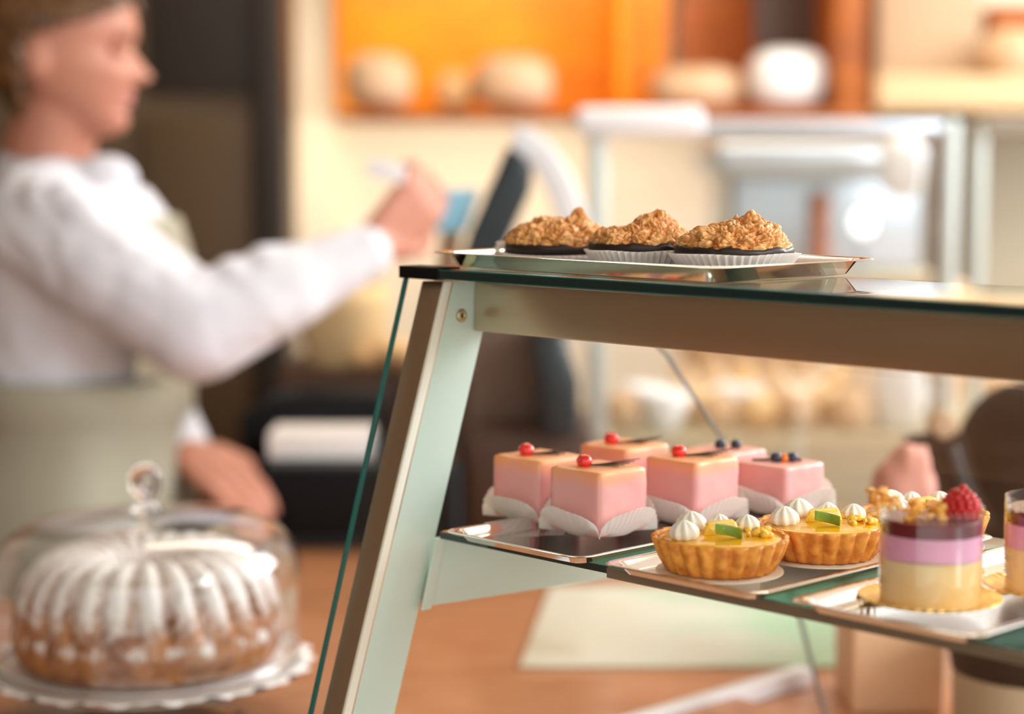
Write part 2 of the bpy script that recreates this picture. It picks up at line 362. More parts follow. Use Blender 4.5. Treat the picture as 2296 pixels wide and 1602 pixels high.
# ------------------------------------------------------------ front display case
case = empty('display_case', C(0, 0, CT-O.z), 'sloping glass and aluminium pastry display case with metal corner post', 'display case', rz=CROT)
ZB = O.z-CT    # local z of case top glass surface
def cb(mb):  # shift z so local z=0 is the counter
    mb.v = [(x, y, z+ZB) for x, y, z in mb.v]; return mb
def sv(z, c=.0): return .3*(z+.0077)+.002+c
zb = -ZB
UE = .95
# corner post: slanted box, near face narrows towards the foot
def post(c0, w, u0t, u1t, u0b, u1b, zt, zbm, mb):
    t = [(u0t, sv(zt, c0), zt), (u1t, sv(zt, c0), zt), (u1t, sv(zt, c0)+w, zt), (u0t, sv(zt, c0)+w, zt)]
    b = [(u0b, sv(zbm, c0), zbm), (u1b, sv(zbm, c0), zbm), (u1b, sv(zbm, c0)+w, zbm), (u0b, sv(zbm, c0)+w, zbm)]
    return mb.hexa(b, t)
mb = post(.006, .046, .0135, .0395, .006, .029, -.010, zb+.012, MB())
build('corner_post', cb(mb), M['alu'], case, bevel=.0012)
mb = post(.0045, .007, .037, .0402, .0265, .0297, -.009, zb+.012, MB())
build('post_rim', cb(mb), mat('cream_white_rim', (.90, .88, .78), .3), case, bevel=.0008)  # bright edge highlight painted as a cream white strip
mb = post(.013, .040, .038, .0398, .0275, .0293, -.010, zb+.012, MB())
build('post_side_plate', cb(mb), M['alu_pale'], case, bevel=.0004)  # lit face of the post laid on as a pale plate
# screw
mb = MB(); mb.lathe([(.0012, .0006), (.0014, .0012), (.0036, .0014), (.0045, .0005), (.0047, 0)], 28, cap0=False, cap1=True)
mb.v = [(z, y, x) for x, y, z in mb.v]; mb.v = [(.0399+x, .0217+y, -.034+z) for x, y, z in mb.v]
sc_ = build('screw', cb(mb), M['brass'], case, smooth=True)
mb = MB().lathe([(.0013, 0), (.0013, .0008)], 6); mb.v = [(.0399+z, .0217+y, -.034+x) for x, y, z in mb.v]
build('hex_socket', cb(mb), M['black'], sc_)
# top glass
TV = .133
mb = MB().box(.0005, .0005, -.0073, UE, TV, -.0002)
build('top_glass', cb(mb), M['glass_top'], case)
mb = MB().box(.040, -.0006, -.0066, UE, .0006, -.0012); build('glass_edge', cb(mb), M['gedge_dark'], case)
for z0, z1 in ((-.0012, -.0004), (-.0072, -.0066)):
    build('edge_arris', cb(MB().box(.040, -.0007, z0, UE, .0005, z1)), M['gedge'], case)
build('edge_cap', cb(MB().box(-.0012, -.0016, -.0080, .0405, .020, .0006)), M['black'], case, bevel=.0006)
# top beam
build('top_beam', cb(MB().box(.040, .034, -.0458, UE, .066, -.0078)), M['alu'], case, bevel=.001)
# front pane
def slab(u0, u1, zt, zbm, c0, th):
    return MB().hexa([(u0, sv(zbm, c0), zbm), (u1, sv(zbm, c0), zbm), (u1, sv(zbm, c0)+th, zbm), (u0, sv(zbm, c0)+th, zbm)],
                     [(u0, sv(zt, c0), zt), (u1, sv(zt, c0), zt), (u1, sv(zt, c0)+th, zt), (u0, sv(zt, c0)+th, zt)])
build('front_pane', cb(slab(.0014, UE, -.0082, zb+.02, 0, .004)), M['glass'], case)
build('pane_edge', cb(slab(.0, .0013, -.0082, zb+.02, 0, .0042)), M['gedge'], case)
# shelf bracket
zb1, zb0 = -.1925, -.2395
mb = MB().hexa([(.030, -.010, zb0), (.0372, -.010, zb0), (.0372, .26, zb0-.012), (.030, .26, zb0-.012)],
               [(.030, -.004, zb1), (.0372, -.004, zb1), (.0372, .26, zb1), (.030, .26, zb1)])
build('shelf_bracket', cb(mb), M['alu_pale'], case, bevel=.0006)
mb = MB().hexa([(.0372, -.0165, zb0-.002), (.0392, -.0165, zb0-.002), (.0392, -.0075, zb0-.002), (.0372, -.0075, zb0-.002)],
               [(.0372, -.003, zb1), (.0392, -.003, zb1), (.0392, .006, zb1), (.0372, .006, zb1)])
build('bracket_flange', cb(mb), M['alu_pale'], case, bevel=.0006)
# shelf
build('shelf_glass', cb(MB().box(.041, .0, -.1915, UE, .262, -.1862)), M['glass_shelf'], case)
build('shelf_glass_edge', cb(MB().box(.041, -.0008, -.1912, UE, .0, -.1866)), M['gedge_dark'], case)
build('shelf_rail', cb(MB().box(.205, -.0032, -.1935, UE, -.0009, -.1866)), M['rail'], case, bevel=.0006)
# base deck of the case with white end trim
build('base_deck', cb(MB().box(-.10, -.125, zb+.0005, UE, .50, zb+.012)), M['counter'], case)
build('base_trim', cb(MB().box(-.118, -.13, zb+.0005, -.10, .62, zb+.018)), M['white_pl'], case, bevel=.001)
# curved rear glass, with its dark end edge
def curve_pts():
    P = [(-.0076, .128), (-.03, .19), (-.0814, .262), (-.16, .335), (-.24, .392), (-.325, .440), (-.424, .480), (zb+.019, .487)]
    return P
def strip(u0, u1, th, mb):
    P = curve_pts(); rs = []
    for z, v in P: rs.append([(u0, v, z), (u1, v, z), (u1, v+th, z), (u0, v+th, z)])
    return mb.rings(rs)
build('curved_rear_pane', cb(strip(.021, UE, .004, MB())), M['glass'], case)
build('rear_pane_edge', cb(strip(.0190, .0208, .0042, MB())), mat('grey_glass_edge', (.16, .16, .15), .3), case)

# ------------------------------------------------------------ trays
def tray(name, u0, v0, u1, v1, z, rimz, flare, label, rot=0, group=None):
    cx, cy = (u0+u1)/2, (v0+v1)/2; hx, hy = (u1-u0)/2, (v1-v0)/2
    t = empty(name, C(cx, cy, z), label, 'tray', group, CROT+rot)
    def rr(hx, hy, r, z, n=6):
        out = []
        for sx, sy, a0 in ((1, -1, -90), (1, 1, 0), (-1, 1, 90), (-1, -1, 180)):
            for k in range(n+1):
                a = R(a0+90*k/n); out.append((sx*(hx-r)+r*math.cos(a), sy*(hy-r)+r*math.sin(a), z))
        return out
    th = .0009
    rs = [rr(hx-flare-.004, hy-flare-.004, .006, 0), rr(hx-flare, hy-flare, .008, .0012), rr(hx-flare*.62, hy-flare*.62, .010, rimz-.001), rr(hx-.001, hy-.001, .012, rimz), rr(hx, hy, .012, rimz+.0003),
          rr(hx-.001, hy-.001, .012, rimz+.001), rr(hx-flare*.66, hy-flare*.66, .010, rimz+.0002), rr(hx-flare-.001, hy-flare-.001, .008, .0022), rr(hx-flare-.005, hy-flare-.005, .006, .0012)]
    o = build('tray_pan', MB().rings(rs), M['steel'], t, smooth=True)
    m = o.modifiers.new('e', 'EDGE_SPLIT'); m.split_angle = R(50)
    return t
ST = -.1860
tray('metal_tray', .0229, .0008, .2979, .1638, 0.0002, .0103, .014, 'shallow steel tray on top of the display case holding three coconut macaroons', rot=R(-2.0))
tray('metal_tray', .069, -.026, .203, .235, ST, .0070, .011, 'shallow steel tray on the shelf beside the post under the pink cube cakes')
tray('metal_tray', .219, -.026, .347, .235, ST, .0070, .011, 'shallow steel tray on the shelf under the lemon tarts')
tray('metal_tray', .366, -.024, .494, .235, ST, .0070, .011, 'shallow steel tray on the shelf under the raspberry mousse cakes')
TF = ST+.0024

# ------------------------------------------------------------ paper cups
def pleated(prof, n, amp, seg_per=4, c=(0,0,0), fn=None):
    """prof: (r, z, amp factor)"""
    mb = MB(); seg = n*seg_per; rs = []
    for (r, z, k) in prof:
        ring = []
        for j in range(seg):
            t = 2*math.pi*j/seg; w = abs(((j % seg_per)/seg_per)*2-1)*2-1
            r2, z2 = (r, z) if fn is None else fn(r, z, t)
            rr = r2+amp*k*w; ring.append((c[0]+rr*math.cos(t), c[1]+rr*math.sin(t), c[2]+z2))
        rs.append(ring)
    return mb.rings(rs, True, True, False)

# ------------------------------------------------------------ macaroons
def macaroon(u, v, label, seed, Rr, H, peak, pk, low=0, cup=(.0335, .0425, .0125)):
    rnd = random.Random(seed)
    p = C(u, v, .0036); t = empty('coconut_macaroon', p, label, 'macaroon', 'coconut macaroons on the top tray')
    zc = .0128-low*.0035
    # dark chocolate base
    def fn(i, r, z, a):
        w = noise.noise(Vector((math.cos(a)*2.5, math.sin(a)*2.5, seed)))*.0016+noise.noise(Vector((math.cos(a)*9, math.sin(a)*9, seed)))*.0009
        return r+(w*.5 if i in (2, 3, 4) else 0), z+(w*1.2 if i >= 3 else 0)
    b0 = .0008
    mb = MB().lathe([(.008, b0), (Rr*.74, b0), (Rr*.88, b0+.004), (Rr*.985, zc-.003), (Rr*1.0, zc+.0005), (Rr*.985, zc+.0028), (Rr*.8, zc+.003)], 90, fn=fn)
    build('chocolate_base', mb, M['choc'], t, smooth=True)
    # coconut dome
    NT, NR = 300, 110; vs = []; tv = []; so = Vector((seed*3.1, seed*1.7, 0))
    for i in range(NR+1):
        q = i/NR
        for j in range(NT):
            a = 2*math.pi*j/NT
            # profile: q 0 = rim, 1 = top
            ang = q*math.pi/2; rad = Rr*.965*math.cos(ang)**.72 if q < 1 else 0.0
            x, y = rad*math.cos(a), rad*math.sin(a)
            z = zc+.0015+H*math.sin(ang)**.95
            g = math.exp(-((x-pk[0])**2+(y-pk[1])**2)/(2*pk[2]**2)); z += peak*g
            pos = Vector((x, y, z)); nrm = Vector((math.cos(ang)*math.cos(a), math.cos(ang)*math.sin(a), math.sin(ang)+.15)).normalized()
            s1 = noise.fractal(pos*80+so, 1.0, 2.0, 2)*.0034
            wv = Vector((noise.noise(pos*140), noise.noise(pos*140+so), noise.noise(pos*140-so)))*.8
            dd, pp = noise.voronoi(pos*150+so+wv); cell = min((dd[1]-dd[0])*4.0, 1.0); pl = noise.cell(pp[0]*7.3)
            dd2, _ = noise.voronoi(pos*70+so*2+wv*.6); crack = min((dd2[1]-dd2[0])*6, 1.0)
            dd3, p3 = noise.voronoi(pos*330+so+wv); f2 = min((dd3[1]-dd3[0])*3, 1)-.5+noise.cell(p3[0]*5.1)*.5-.25
            f3 = noise.fractal(pos*170+so, .9, 2.1, 3)
            d = s1+(cell-1)*.0010+(crack-1)*.0019+(pl-.5)*.0009+f2*.00055+f3*.0010
            k = min(1, q*14+.15)
            pos = pos+nrm*d*k
            vs.append(pos); tv.append(max(0, min(1, .10+.16*cell+.30*crack+.13*f2+.16*f3+.10*pl-(.22*max(0, g-.5) if peak else 0)+(.10*(1-q)))))
    fs = []
    for i in range(NR):
        for j in range(NT):
            k = (j+1) % NT; fs.append((i*NT+j, i*NT+k, (i+1)*NT+k, (i+1)*NT+j))
    mb = MB(); mb.add(vs, fs); mb.f.append(tuple(range(NT-1, -1, -1)))
    o = build('coconut_top', mb, M['coconut'], t, smooth=True); setattr_(o.data, 'toast', tv)
    # paper case
    def pf(r, z, a):
        k = z/cup[2]; w = noise.noise(Vector((math.cos(a)*1.4, math.sin(a)*1.4, seed*2.3)))
        f = 1.0
        if low: f = 1-.60*max(0, -math.sin(a+.25))**.5 if math.sin(a+.25) < 0 else 1.0
        return r+w*.0018*k, z*f*(1+.14*w)
    mb = pleated([(cup[0]*.2, 0, 0), (cup[0]*.97, 0, .2), (cup[0], .0005, .8), ((cup[0]+cup[1])/2, cup[2]*.55, 1), (cup[1], cup[2], 1.1)], 52, .0011, 4, fn=pf)
    build('paper_case', mb, M['paper'], t, solid=.00025)
macaroon(.062, .097, 'coconut macaroon in a flattened paper case, leftmost on the top tray', 3, .0395, .0200, .0085, (.0150, -.006, .0050), low=1, cup=(.034, .0455, .0120))
macaroon(.148, .092, 'coconut macaroon in the middle of the row of three on the top tray', 8, .0372, .0140, .0110, (.0115, -.002, .0095), cup=(.033, .0395, .0110))
macaroon(.2275, .095, 'coconut macaroon in a crisp pleated paper case, rightmost on the top tray', 15, .0400, .0158, .0072, (.012, 0, .0105), cup=(.0355, .0435, .0112))

# ------------------------------------------------------------ pink cube cakes
def cube_cake(u, v, label, seed, kind, side=.0492, h=.0450, rot=0.0):
    t = empty('petit_four', C(u, v, TF), label, 'cake', 'pink iced cube cakes on the shelf tray', CROT+rot)
    n = 14; e = .0028; hs = side/2-e; vs = []; idx = {}
    bm = bmesh.new(); bmesh.ops.create_cube(bm, size=1.0); bmesh.ops.subdivide_edges(bm, edges=bm.edges, cuts=13, use_grid_fill=True)
    so = Vector((seed*2.7, seed, 0)); z0 = .0012
    for vv in bm.verts:
        q = vv.co*2; c = Vector((q.x*side/2, q.y*side/2, (q.z+1)*h/2))
        k = Vector((max(-hs, min(hs, c.x)), max(-hs, min(hs, c.y)), max(e, min(h-e, c.z)))); d = c-k
        if d.length > 1e-9: c = k+d.normalized()*e
        s = noise.fractal(c*50+so, 1, 2, 3)*.0009; nn = Vector((c.x, c.y, (c.z-h/2))).normalized()
        tz = 1-.015*(c.z/h)
        vv.co = Vector((c.x*tz+nn.x*s, c.y*tz+nn.y*s, c.z+nn.z*s*.6+z0))
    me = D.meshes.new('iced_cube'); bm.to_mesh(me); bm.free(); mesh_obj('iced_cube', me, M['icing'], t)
    zt = h+z0
    if kind == 'currant':
        mb = MB().ball((-.006, -.008, zt+.0035), .0052, 16, 10, (1.2, 1.0, .95), fn=lambda d: 1+.06*noise.noise(d*4+so))
        build('redcurrant', mb, M['currant'], t, smooth=True)
        mb = MB(); rnd = random.Random(seed)
        for k in range(5):
            pts = []; off = (k-2)*1.2*.0016
            for q in range(9):
                s = q/8; x = -.013+s*.031; pts.append((x*.78+.004+off*.5*s, x*.70+off*(.4+1.0*s)*1.6, zt+.0008+.0010*k*s+.0004*math.sin(s*3+k)))
            mb.tube(pts, .00038, 6)
        build('chocolate_filigree', mb, M['choc_thin'], t, smooth=True)
    else:
        for q, (x, y, r) in enumerate(((-.002, -.003, .0046), (.006, .006, .0044))):
            build('blueberry', MB().ball((x, y, zt+.003), r, 14, 9, (1, 1, .9)), M['blueberry'], t, smooth=True)
        if kind == 'orange':
            build('orange_berry', MB().ball((.002, .002, zt+.002), .0040, 14, 9), M['physalis'], t, smooth=True)
            mb = MB().tube([(-.016, -.014, zt+.0008), (-.004, -.003, zt+.0014), (.010, .012, zt+.0008)], .0010, 6); build('chocolate_stick', mb, M['choc_thin'], t)
    # paper case pushed out into four petals by the square cake
    def pf(r, z, a):
        c2 = abs(math.cos(2*a)); lobe = c2**.38; k = z/.0205; w = noise.noise(Vector((math.cos(a)*2, math.sin(a)*2, seed*1.9)))
        sq = side/2/max(abs(math.cos(a)), abs(math.sin(a)))
        if k < .01: return r, z
        rr = max(r, 0)+k*.0015*w+.0015*k*(1-lobe)
        return rr, .0004+z*(.06+.94*lobe)*(1+.15*w)
    mb = pleated([(.004, 0, 0), (.0230, 0, .15), (.0285, .0040, .6), (.0345, .0110, 1), (.0400, .0205, 1.1)], 54, .00055, 4, fn=pf)
    build('paper_case', mb, M['paper'], t, solid=.0002)
cube_cake(.0600, .0800, 'pink iced cube cake with a redcurrant, leftmost on the shelf tray beside the post', 2, 'currant')
cube_cake(.1262, .0720, 'pink iced cube cake with redcurrant and chocolate strands, nearest the front tray corner', 5, 'currant')
cube_cake(.1415, .1545, 'pink iced cube cake with redcurrant, behind the frontmost cube and above the left lemon tart', 9, 'currant')
cube_cake(.0640, .1660, 'pink iced cube cake with redcurrant, at the back of the tray between two others', 12, 'currant')
cube_cake(.0990, .2420, 'pink iced cube cake with two blueberries, mostly hidden at the back of the tray', 17, 'blue', side=.047, h=.037)
cube_cake(.1620, .2310, 'pink iced cube cake with a dark and an orange berry, rightmost behind the lemon tarts', 21, 'orange', side=.047, h=.0350)

# ------------------------------------------------------------ tarts
def dollop(c, r, h, n=8):
    def fn(i, rr, z, a): return rr*(1+.13*math.cos(n*a+z*180)), z
    return MB().lathe([(r*.75, 0), (r, h*.14), (r*1.02, h*.35), (r*.94, h*.58), (r*.70, h*.78), (r*.36, h*.93), (r*.06, h)], 48, c, fn=fn)
def tart(u, v, label, seed, rot, board=True):
    bz = 0.0010
    if board:
        tg = build('cake_board', MB().lathe([(.001, 0), (.0405, 0), (.0405, .0008), (.001, .0008)], 60), M['card'], smooth=False, loc=C(u, v, TF))
        tagged(tg, 'round pale card under the lemon tart '+{1: 'nearest the front', 2: 'left of the raspberry mousse', 3: 'behind the raspberry mousse'}[seed], 'cake board', 'round cards under the tarts')
    t = empty('lemon_tart', C(u, v, TF+bz), label, 'tart', 'lemon tarts on the shelf tray', rot)
    nf = 23
    def fl(i, r, z, a):
        k = {0: 0, 1: .3, 2: .9, 3: 1, 4: 1, 5: .7, 6: .3}.get(i, 0)
        s = abs(math.sin(a*nf/2)); w = noise.noise(Vector((math.cos(a)*3, math.sin(a)*3, z*60+seed)))
        return r+k*.0032*(s-.5)+.0006*w*k, z+(.0006*w if i >= 3 else 0)
    mb = MB().lathe([(.002, 0), (.0310, 0), (.0335, .0010), (.0388, .0105), (.0424, .0205), (.0420, .0218), (.0402, .0216), (.0385, .0185), (.01, .0165)], nf*12, fn=fl)
    build('pastry_shell', mb, M['crust'], t, smooth=True)
    def fb(i, r, z, a): return r, z+.0006*noise.noise(Vector((math.cos(a)*r*120, math.sin(a)*r*120, seed)))
    build('lemon_filling', MB().lathe([(.0398, .0185), (.0392, .0206), (.034, .0216), (.024, .0222), (.012, .0226), (.002, .0228)], 72, fn=fb), M['custard'], t, smooth=True)
    for q, (x, y, r, h) in enumerate(((-.025, -.008, .0085, .0125), (-.014, .020, .0090, .0130), (.006, .026, .0062, .0095), (.022, .016, .0072, .0105))):
        build('cream_dollop', dollop((x, y, .0212), r, h), M['cream'], t, smooth=True)
    # pineapple pieces and lime wedge
    rnd = random.Random(seed)
    mb = MB().hexa([(-.012, -.006, .022), (.014, .001, .022), (.013, .012, .022), (-.010, .006, .022)], [(-.009, -.003, .0295), (.011, .003, .030), (.011, .011, .0305), (-.008, .006, .030)])
    build('pineapple_chunk', mb, M['pineapple'], t, bevel=.0016)
    for k in range(26):
        a = rnd.uniform(-.5, .9); rr = rnd.uniform(.018, .033); s = rnd.uniform(.0018, .0034)
        c = (rr*math.cos(a), rr*math.sin(a), .0225+rnd.uniform(0, .002))
        b = MB().ball(c, s, 7, 5, (rnd.uniform(.7, 1.3), rnd.uniform(.7, 1.3), .8)); build('fruit_piece', b, M['pineapple'], t, smooth=True)
    mb = MB(); rs = []
    for k in range(9):
        q = k/8; a = R(200+50*q); x = -.006+.016*q; y = -.013-.004*q+.003*math.sin(q*3.1); z = .0255+.003*(1-q)
        rs.append([(x, y-.001, z-.0032), (x, y+.0022, z-.0030), (x, y+.0020, z+.0034), (x, y-.0012, z+.0036)])
    mb.rings(rs); build('lime_wedge', mb, M['lime'], t, bevel=.0006)
tart(.2715, .0310, 'lemon tart with lime and cream dollops, front left in front of the pink cubes', 1, R(8))
tart(.2895, .1134, 'lemon tart with lime and cream dollops, just left of the large raspberry mousse', 2, R(-4))
tart(.3125, .1960, 'lemon tart mostly hidden behind the large raspberry mousse cake', 3, R(20))

# ------------------------------------------------------------ mousse cakes
def mousse(u, v, label, seed, kind):
    b = tagged(build('gold_cake_board', pleated([(.002, .0006, 0), (.030, .0006, 0), (.0365, .0022, .7), (.0415, .0042, 1.1)], 38, .0009, 4), M['gold'], solid=.0008, loc=C(u, v, TF+.0004)),
               'fluted gold card board under the '+('raspberry topped mousse cake' if kind == 'rasp' else 'mousse cake cut off by the right edge'), 'cake board', 'fluted gold boards')
    t = empty('mousse_cake', C(u, v, TF+.0018), label, 'mousse cake', 'layered mousse cakes on the shelf')
    r = .0294
    def wob(i, rr, z, a): return rr, z+(.0012*noise.noise(Vector((math.cos(a)*1.6, math.sin(a)*1.6, seed+i))) if i == 2 else 0)
    build('sponge_layer', MB().lathe([(.002, 0), (r, 0), (r, .0270), (.002, .0270)], 64, fn=wob), M['mousse_cream'], t, smooth=False)
    build('mousse_layer', MB().lathe([(.002, .0255), (r, .0265), (r, .0415), (.002, .0415)], 64), M['mousse_pink'], t)
    build('jelly_layer', MB().lathe([(.002, .0410), (r+.0001, .0411), (r+.0001, .0490), (r-.001, .0497), (.002, .0497)], 64), M['mousse_red'], t)
    build('acetate_collar', MB().lathe([(r+.0003, 0), (r+.0003, .0565), (r+.0007, .0565), (r+.0007, 0)], 64, loop=True), M['acetate'], t, smooth=False)
    rnd = random.Random(seed)
    if kind == 'rasp':
        mb = MB(); c0 = Vector((.0160, -.004, .0497))
        for row in range(7):
            zz = row*.0026; rad = [.0088, .0098, .0098, .0088, .0068, .0042, .0012][row]; cnt = [13, 14, 14, 12, 9, 5, 1][row]
            for k in range(cnt):
                a = 2*math.pi*(k+.5*(row % 2))/cnt; mb.ball(c0+Vector((rad*math.cos(a), rad*math.sin(a), .002+zz)), .0025, 8, 6)
        mb.ball(c0+Vector((0, 0, .0085)), .0085, 16, 10, (1, 1, 1.05))
        build('raspberry', mb, M['berry_red'], t, smooth=True)
        pts = []
        for k in range(96):
            q = rnd.random(); x = -.037+q*.046; y = rnd.uniform(-.016, .010)
            z = .0505+rnd.uniform(0, .0075)*(1 if q > .4 else 1.3)+max(0, (.45-q))*.018*(1 if q > .08 else .6)
            if x*x+y*y > .0275**2: z = max(z, .0590)
            s = rnd.uniform(.0012, .0029)
            build('sugar_crumble', MB().ball((x, y, z), s, 6, 4, (rnd.uniform(.7, 1.4), rnd.uniform(.7, 1.4), rnd.uniform(.7, 1.2))), M['crumb'], t)
    else:
        build('cream_dollop', dollop((-.008, -.006, .0497), .0085, .0125), M['cream'], t, smooth=True)
        build('redcurrant', MB().ball((-.018, -.012, .0525), .0032, 12, 8), M['currant'], t, smooth=True)
mousse(.4160, .0505, 'layered vanilla and berry mousse cake topped with a raspberry and golden crumble', 4, 'rasp')
mousse(.4510, .1300, 'layered berry mousse cake with a cream dollop, cut off by the right edge', 7, 'cream')

# ------------------------------------------------------------ bundt cake, stand and dome
CX, CY = -.336, 1.78; SP = .965
st = empty('cake_stand', (CX, CY, CT), 'clear glass footed cake stand under the bundt cake', 'cake stand')
build('stand_plate', MB().lathe([(.002, .048), (.10, .048), (.140, .051), (.1465, .053), (.1470, .0555), (.140, .0555), (.10, .0550), (.002, .0550)], 96), M['crystal'], st, smooth=True)
build('stand_foot', MB().lathe([(.002, .0), (.088, .0), (.090, .003), (.075, .008), (.040, .018), (.024, .030), (.026, .040), (.040, .0479), (.002, .0479)], 64), M['dome'], st, smooth=True)
# doily
rs = []
for r, z, k in ((.003, .0006, 0), (.13, .0006, 0), (.142, .0010, 1), (.1495, .0008, 3)):
    rs.append([((r+.0012*k*math.cos(40*a))*math.cos(a), (r+.0012*k*math.cos(40*a))*math.sin(a), z+.0006*k*math.cos(18*a)) for a in [2*math.pi*j/320 for j in range(320)]])
doily = tagged(build('paper_doily', MB().rings(rs, True, True, False), mat('white_lace_paper', (.93, .92, .91), .7), solid=.0006, loc=(CX, CY, SP-.0018)), 'round white lace paper doily between the glass stand and the bundt cake', 'doily')
NA, prof = 480, []
P0 = [(.030, .0), (.098, .0), (.110, .004), (.1155, .014), (.1178, .026), (.1170, .038), (.1150, .052), (.1115, .066), (.1050, .081), (.094, .094), (.080, .1005), (.064, .1015), (.049, .097), (.036, .086), (.029, .065), (.026, .04), (.026, .01)]
# resample smooth
PP = []
for i in range(len(P0)-1):
    for k in range(5): PP.append(tuple(P0[i][c]*(1-k/5)+P0[i+1][c]*k/5 for c in (0, 1)))
PP.append(P0[-1])
NF = 24
def bf(i, r, z, a):
    q = max(0, min(1, (z-.026)/.03)) if r > .06 else max(0, min(1, (r-.026)/.034))
    s = abs(math.cos((a+z*.8)*NF/2)); s = s**.7
    w = noise.fractal(Vector((math.cos(a)*r*35, math.sin(a)*r*35, z*35)), 1, 2, 4)*.0016
    return (r-(1-s)*.0085*q+w)*(1.05 if r > .06 else 1), 1.04*z-(1-s)*.006*q*(1 if z > .05 else 0)+w*.5
mb = MB().lathe(PP, NA, loop=True, fn=bf)
bc = build('bundt_cake', mb, M['bundt'], smooth=True, loc=(CX, CY, SP+.0002))
tagged(bc, 'fluted bundt cake dusted with icing sugar under the glass dome', 'cake')
sug = []
for i, (r, z) in enumerate(PP):
    for j in range(NA):
        a = 2*math.pi*j/NA; s = abs(math.cos((a+z*.8)*NF/2))
        k = max(0, min(1, (z-.042)/.062)); val = .06+.40*k**1.2+.34*max(0, min(1, (s-.55)/.25))*min(1, k*2.6)
        lump = math.exp(-((z-.034)/.006)**2)*(.62 if noise.noise(Vector((math.cos(a)*5, math.sin(a)*5, 0))) > -.05 else .2)*(1 if s < .62 else .3)
        if z < .024: val = -.25
        sug.append(max(val, lump*.8))
setattr_(bc.data, 'sugar', sug)
dm = empty('glass_cake_dome', (CX, CY, SP+.0015), 'clear glass cake dome with a ball knob covering the bundt cake', 'cake dome')
o1 = [(.1400, 0), (.1418, .02), (.1412, .072), (.1395, .092), (.134, .108), (.123, .120), (.104, .1285), (.07, .1335), (.03, .1365), (.006, .137)]
i1 = [(r-.0028 if r > .01 else r, z-(.0026 if z > .1 else 0)) for r, z in reversed(o1)]
def fine(P, k=4):
    out = []
    for i in range(len(P)-1):
        for j in range(k): out.append(tuple(P[i][c]*(1-j/k)+P[i+1][c]*j/k for c in (0, 1)))
    return out+[P[-1]]
build('dome_shell', MB().lathe(o1+i1, 96, loop=True), M['dome'], dm, smooth=True)
build('rolled_rim', MB().lathe([(.1385+.0026*math.cos(t), .0026+.0026*math.sin(t)) for t in [2*math.pi*k/10 for k in range(10)]], 96, loop=True), M['crystal'], dm, smooth=True)
build('dome_knob', MB().lathe([(.002, 0.1365), (.016, 0.1368), (.0155, 0.1400), (.0105, 0.1440), (.0092, 0.1490), (.0105, 0.1530), (.0142, 0.1580), (.0158, 0.1660), (.0150, 0.1740), (.0115, 0.1800), (.006, 0.1835), (.001, 0.1843)], 40), M['crystal'], dm, smooth=True)

# ------------------------------------------------------------ shop assistant
PY = 2.62
pz = at(290, 297, PY).z        # chin height
HX = at(130, 150, PY).x; HY = PY
HS = 1.06
front = [(-.006,.060),(.000,.080),(.010,.092),(.022,.093),(.032,.087),(.040,.092),(.047,.088),(.054,.095),(.064,.093),(.078,.097),(.095,.092),(.112,.087),(.125,.095),(.145,.096),(.170,.088),(.195,.068),(.213,.038),(.221,.008)]
back = [(-.006,.015),(.010,.005),(.03,-.02),(.05,-.045),(.08,-.078),(.11,-.092),(.14,-.096),(.17,-.088),(.195,-.066),(.213,-.034),(.221,-.004)]
halfw = [(-.006,.016),(.01,.030),(.03,.046),(.05,.057),(.08,.066),(.11,.071),(.14,.074),(.17,.069),(.195,.054),(.213,.030),(.221,.006)]
def lerp(T, z):
    if z <= T[0][0]: return T[0][1]
    for (a, b), (c, d) in zip(T, T[1:]):
        if z <= c: return b+(d-b)*(z-a)/(c-a)
    return T[-1][1]
def head_rings(sc=1.0, hair=False):
    rs = []
    for i in range(58):
        z = -.006+.227*i/57; f, b, w = lerp(front, z), lerp(back, z), lerp(halfw, z); ring = []
        for j in range(56):
            t = 2*math.pi*j/56; c, s = math.cos(t), math.sin(t)
            x = (f+b)/2+(f-b)/2*(abs(c)**.92)*(1 if c > 0 else -1); y = w*(abs(s)**.9)*(1 if s > 0 else -1)
            if not hair:
                ty = y/.0115; noseA = math.exp(-ty*ty/1.1)
                nz = 0
                if .064 < z < .118: nz = .027*max(0, 1-abs(z-.077)/.013) if z < .077 else .027*max(0, 1-(z-.077)/.041)**.9
                if c > 0: x += nz*noseA
                if c > 0: x -= .010*math.exp(-((abs(y)-.032)/.014)**2-((z-.112)/.011)**2)      # eye sockets
                if c > 0: x += .006*math.exp(-((abs(y)-.040)/.018)**2-((z-.080)/.018)**2)      # cheeks
            ring.append((x, y, z))
        rs.append(ring)
    return rs
def H(p):   # head-local -> world, slight forward nod
    x, y, z = p; x *= HS; y *= HS; z *= 1.0
    a = R(5); x2 = x*math.cos(a)+(z-.09)*math.sin(a); z2 = -x*math.sin(a)+(z-.09)*math.cos(a)+.09
    return (HX+x2, HY+y, pz+z2+.004)
person = empty('person', (at(150, 900, PY).x, PY, 0), 'person in a white shirt and sage apron reaching towards the till screen', 'person')
OFF = Vector(person.location)
def rel(mb): mb.v = [tuple(Vector(p)-OFF) for p in mb.v]; return mb
body = MB()
body.rings([[H(p) for p in r] for r in head_rings()])
for s in (-1, 1):   # ears
    body.ball(H((-.012, s*.070, .092)), .031, 14, 10, (.58, .22, 1.0))
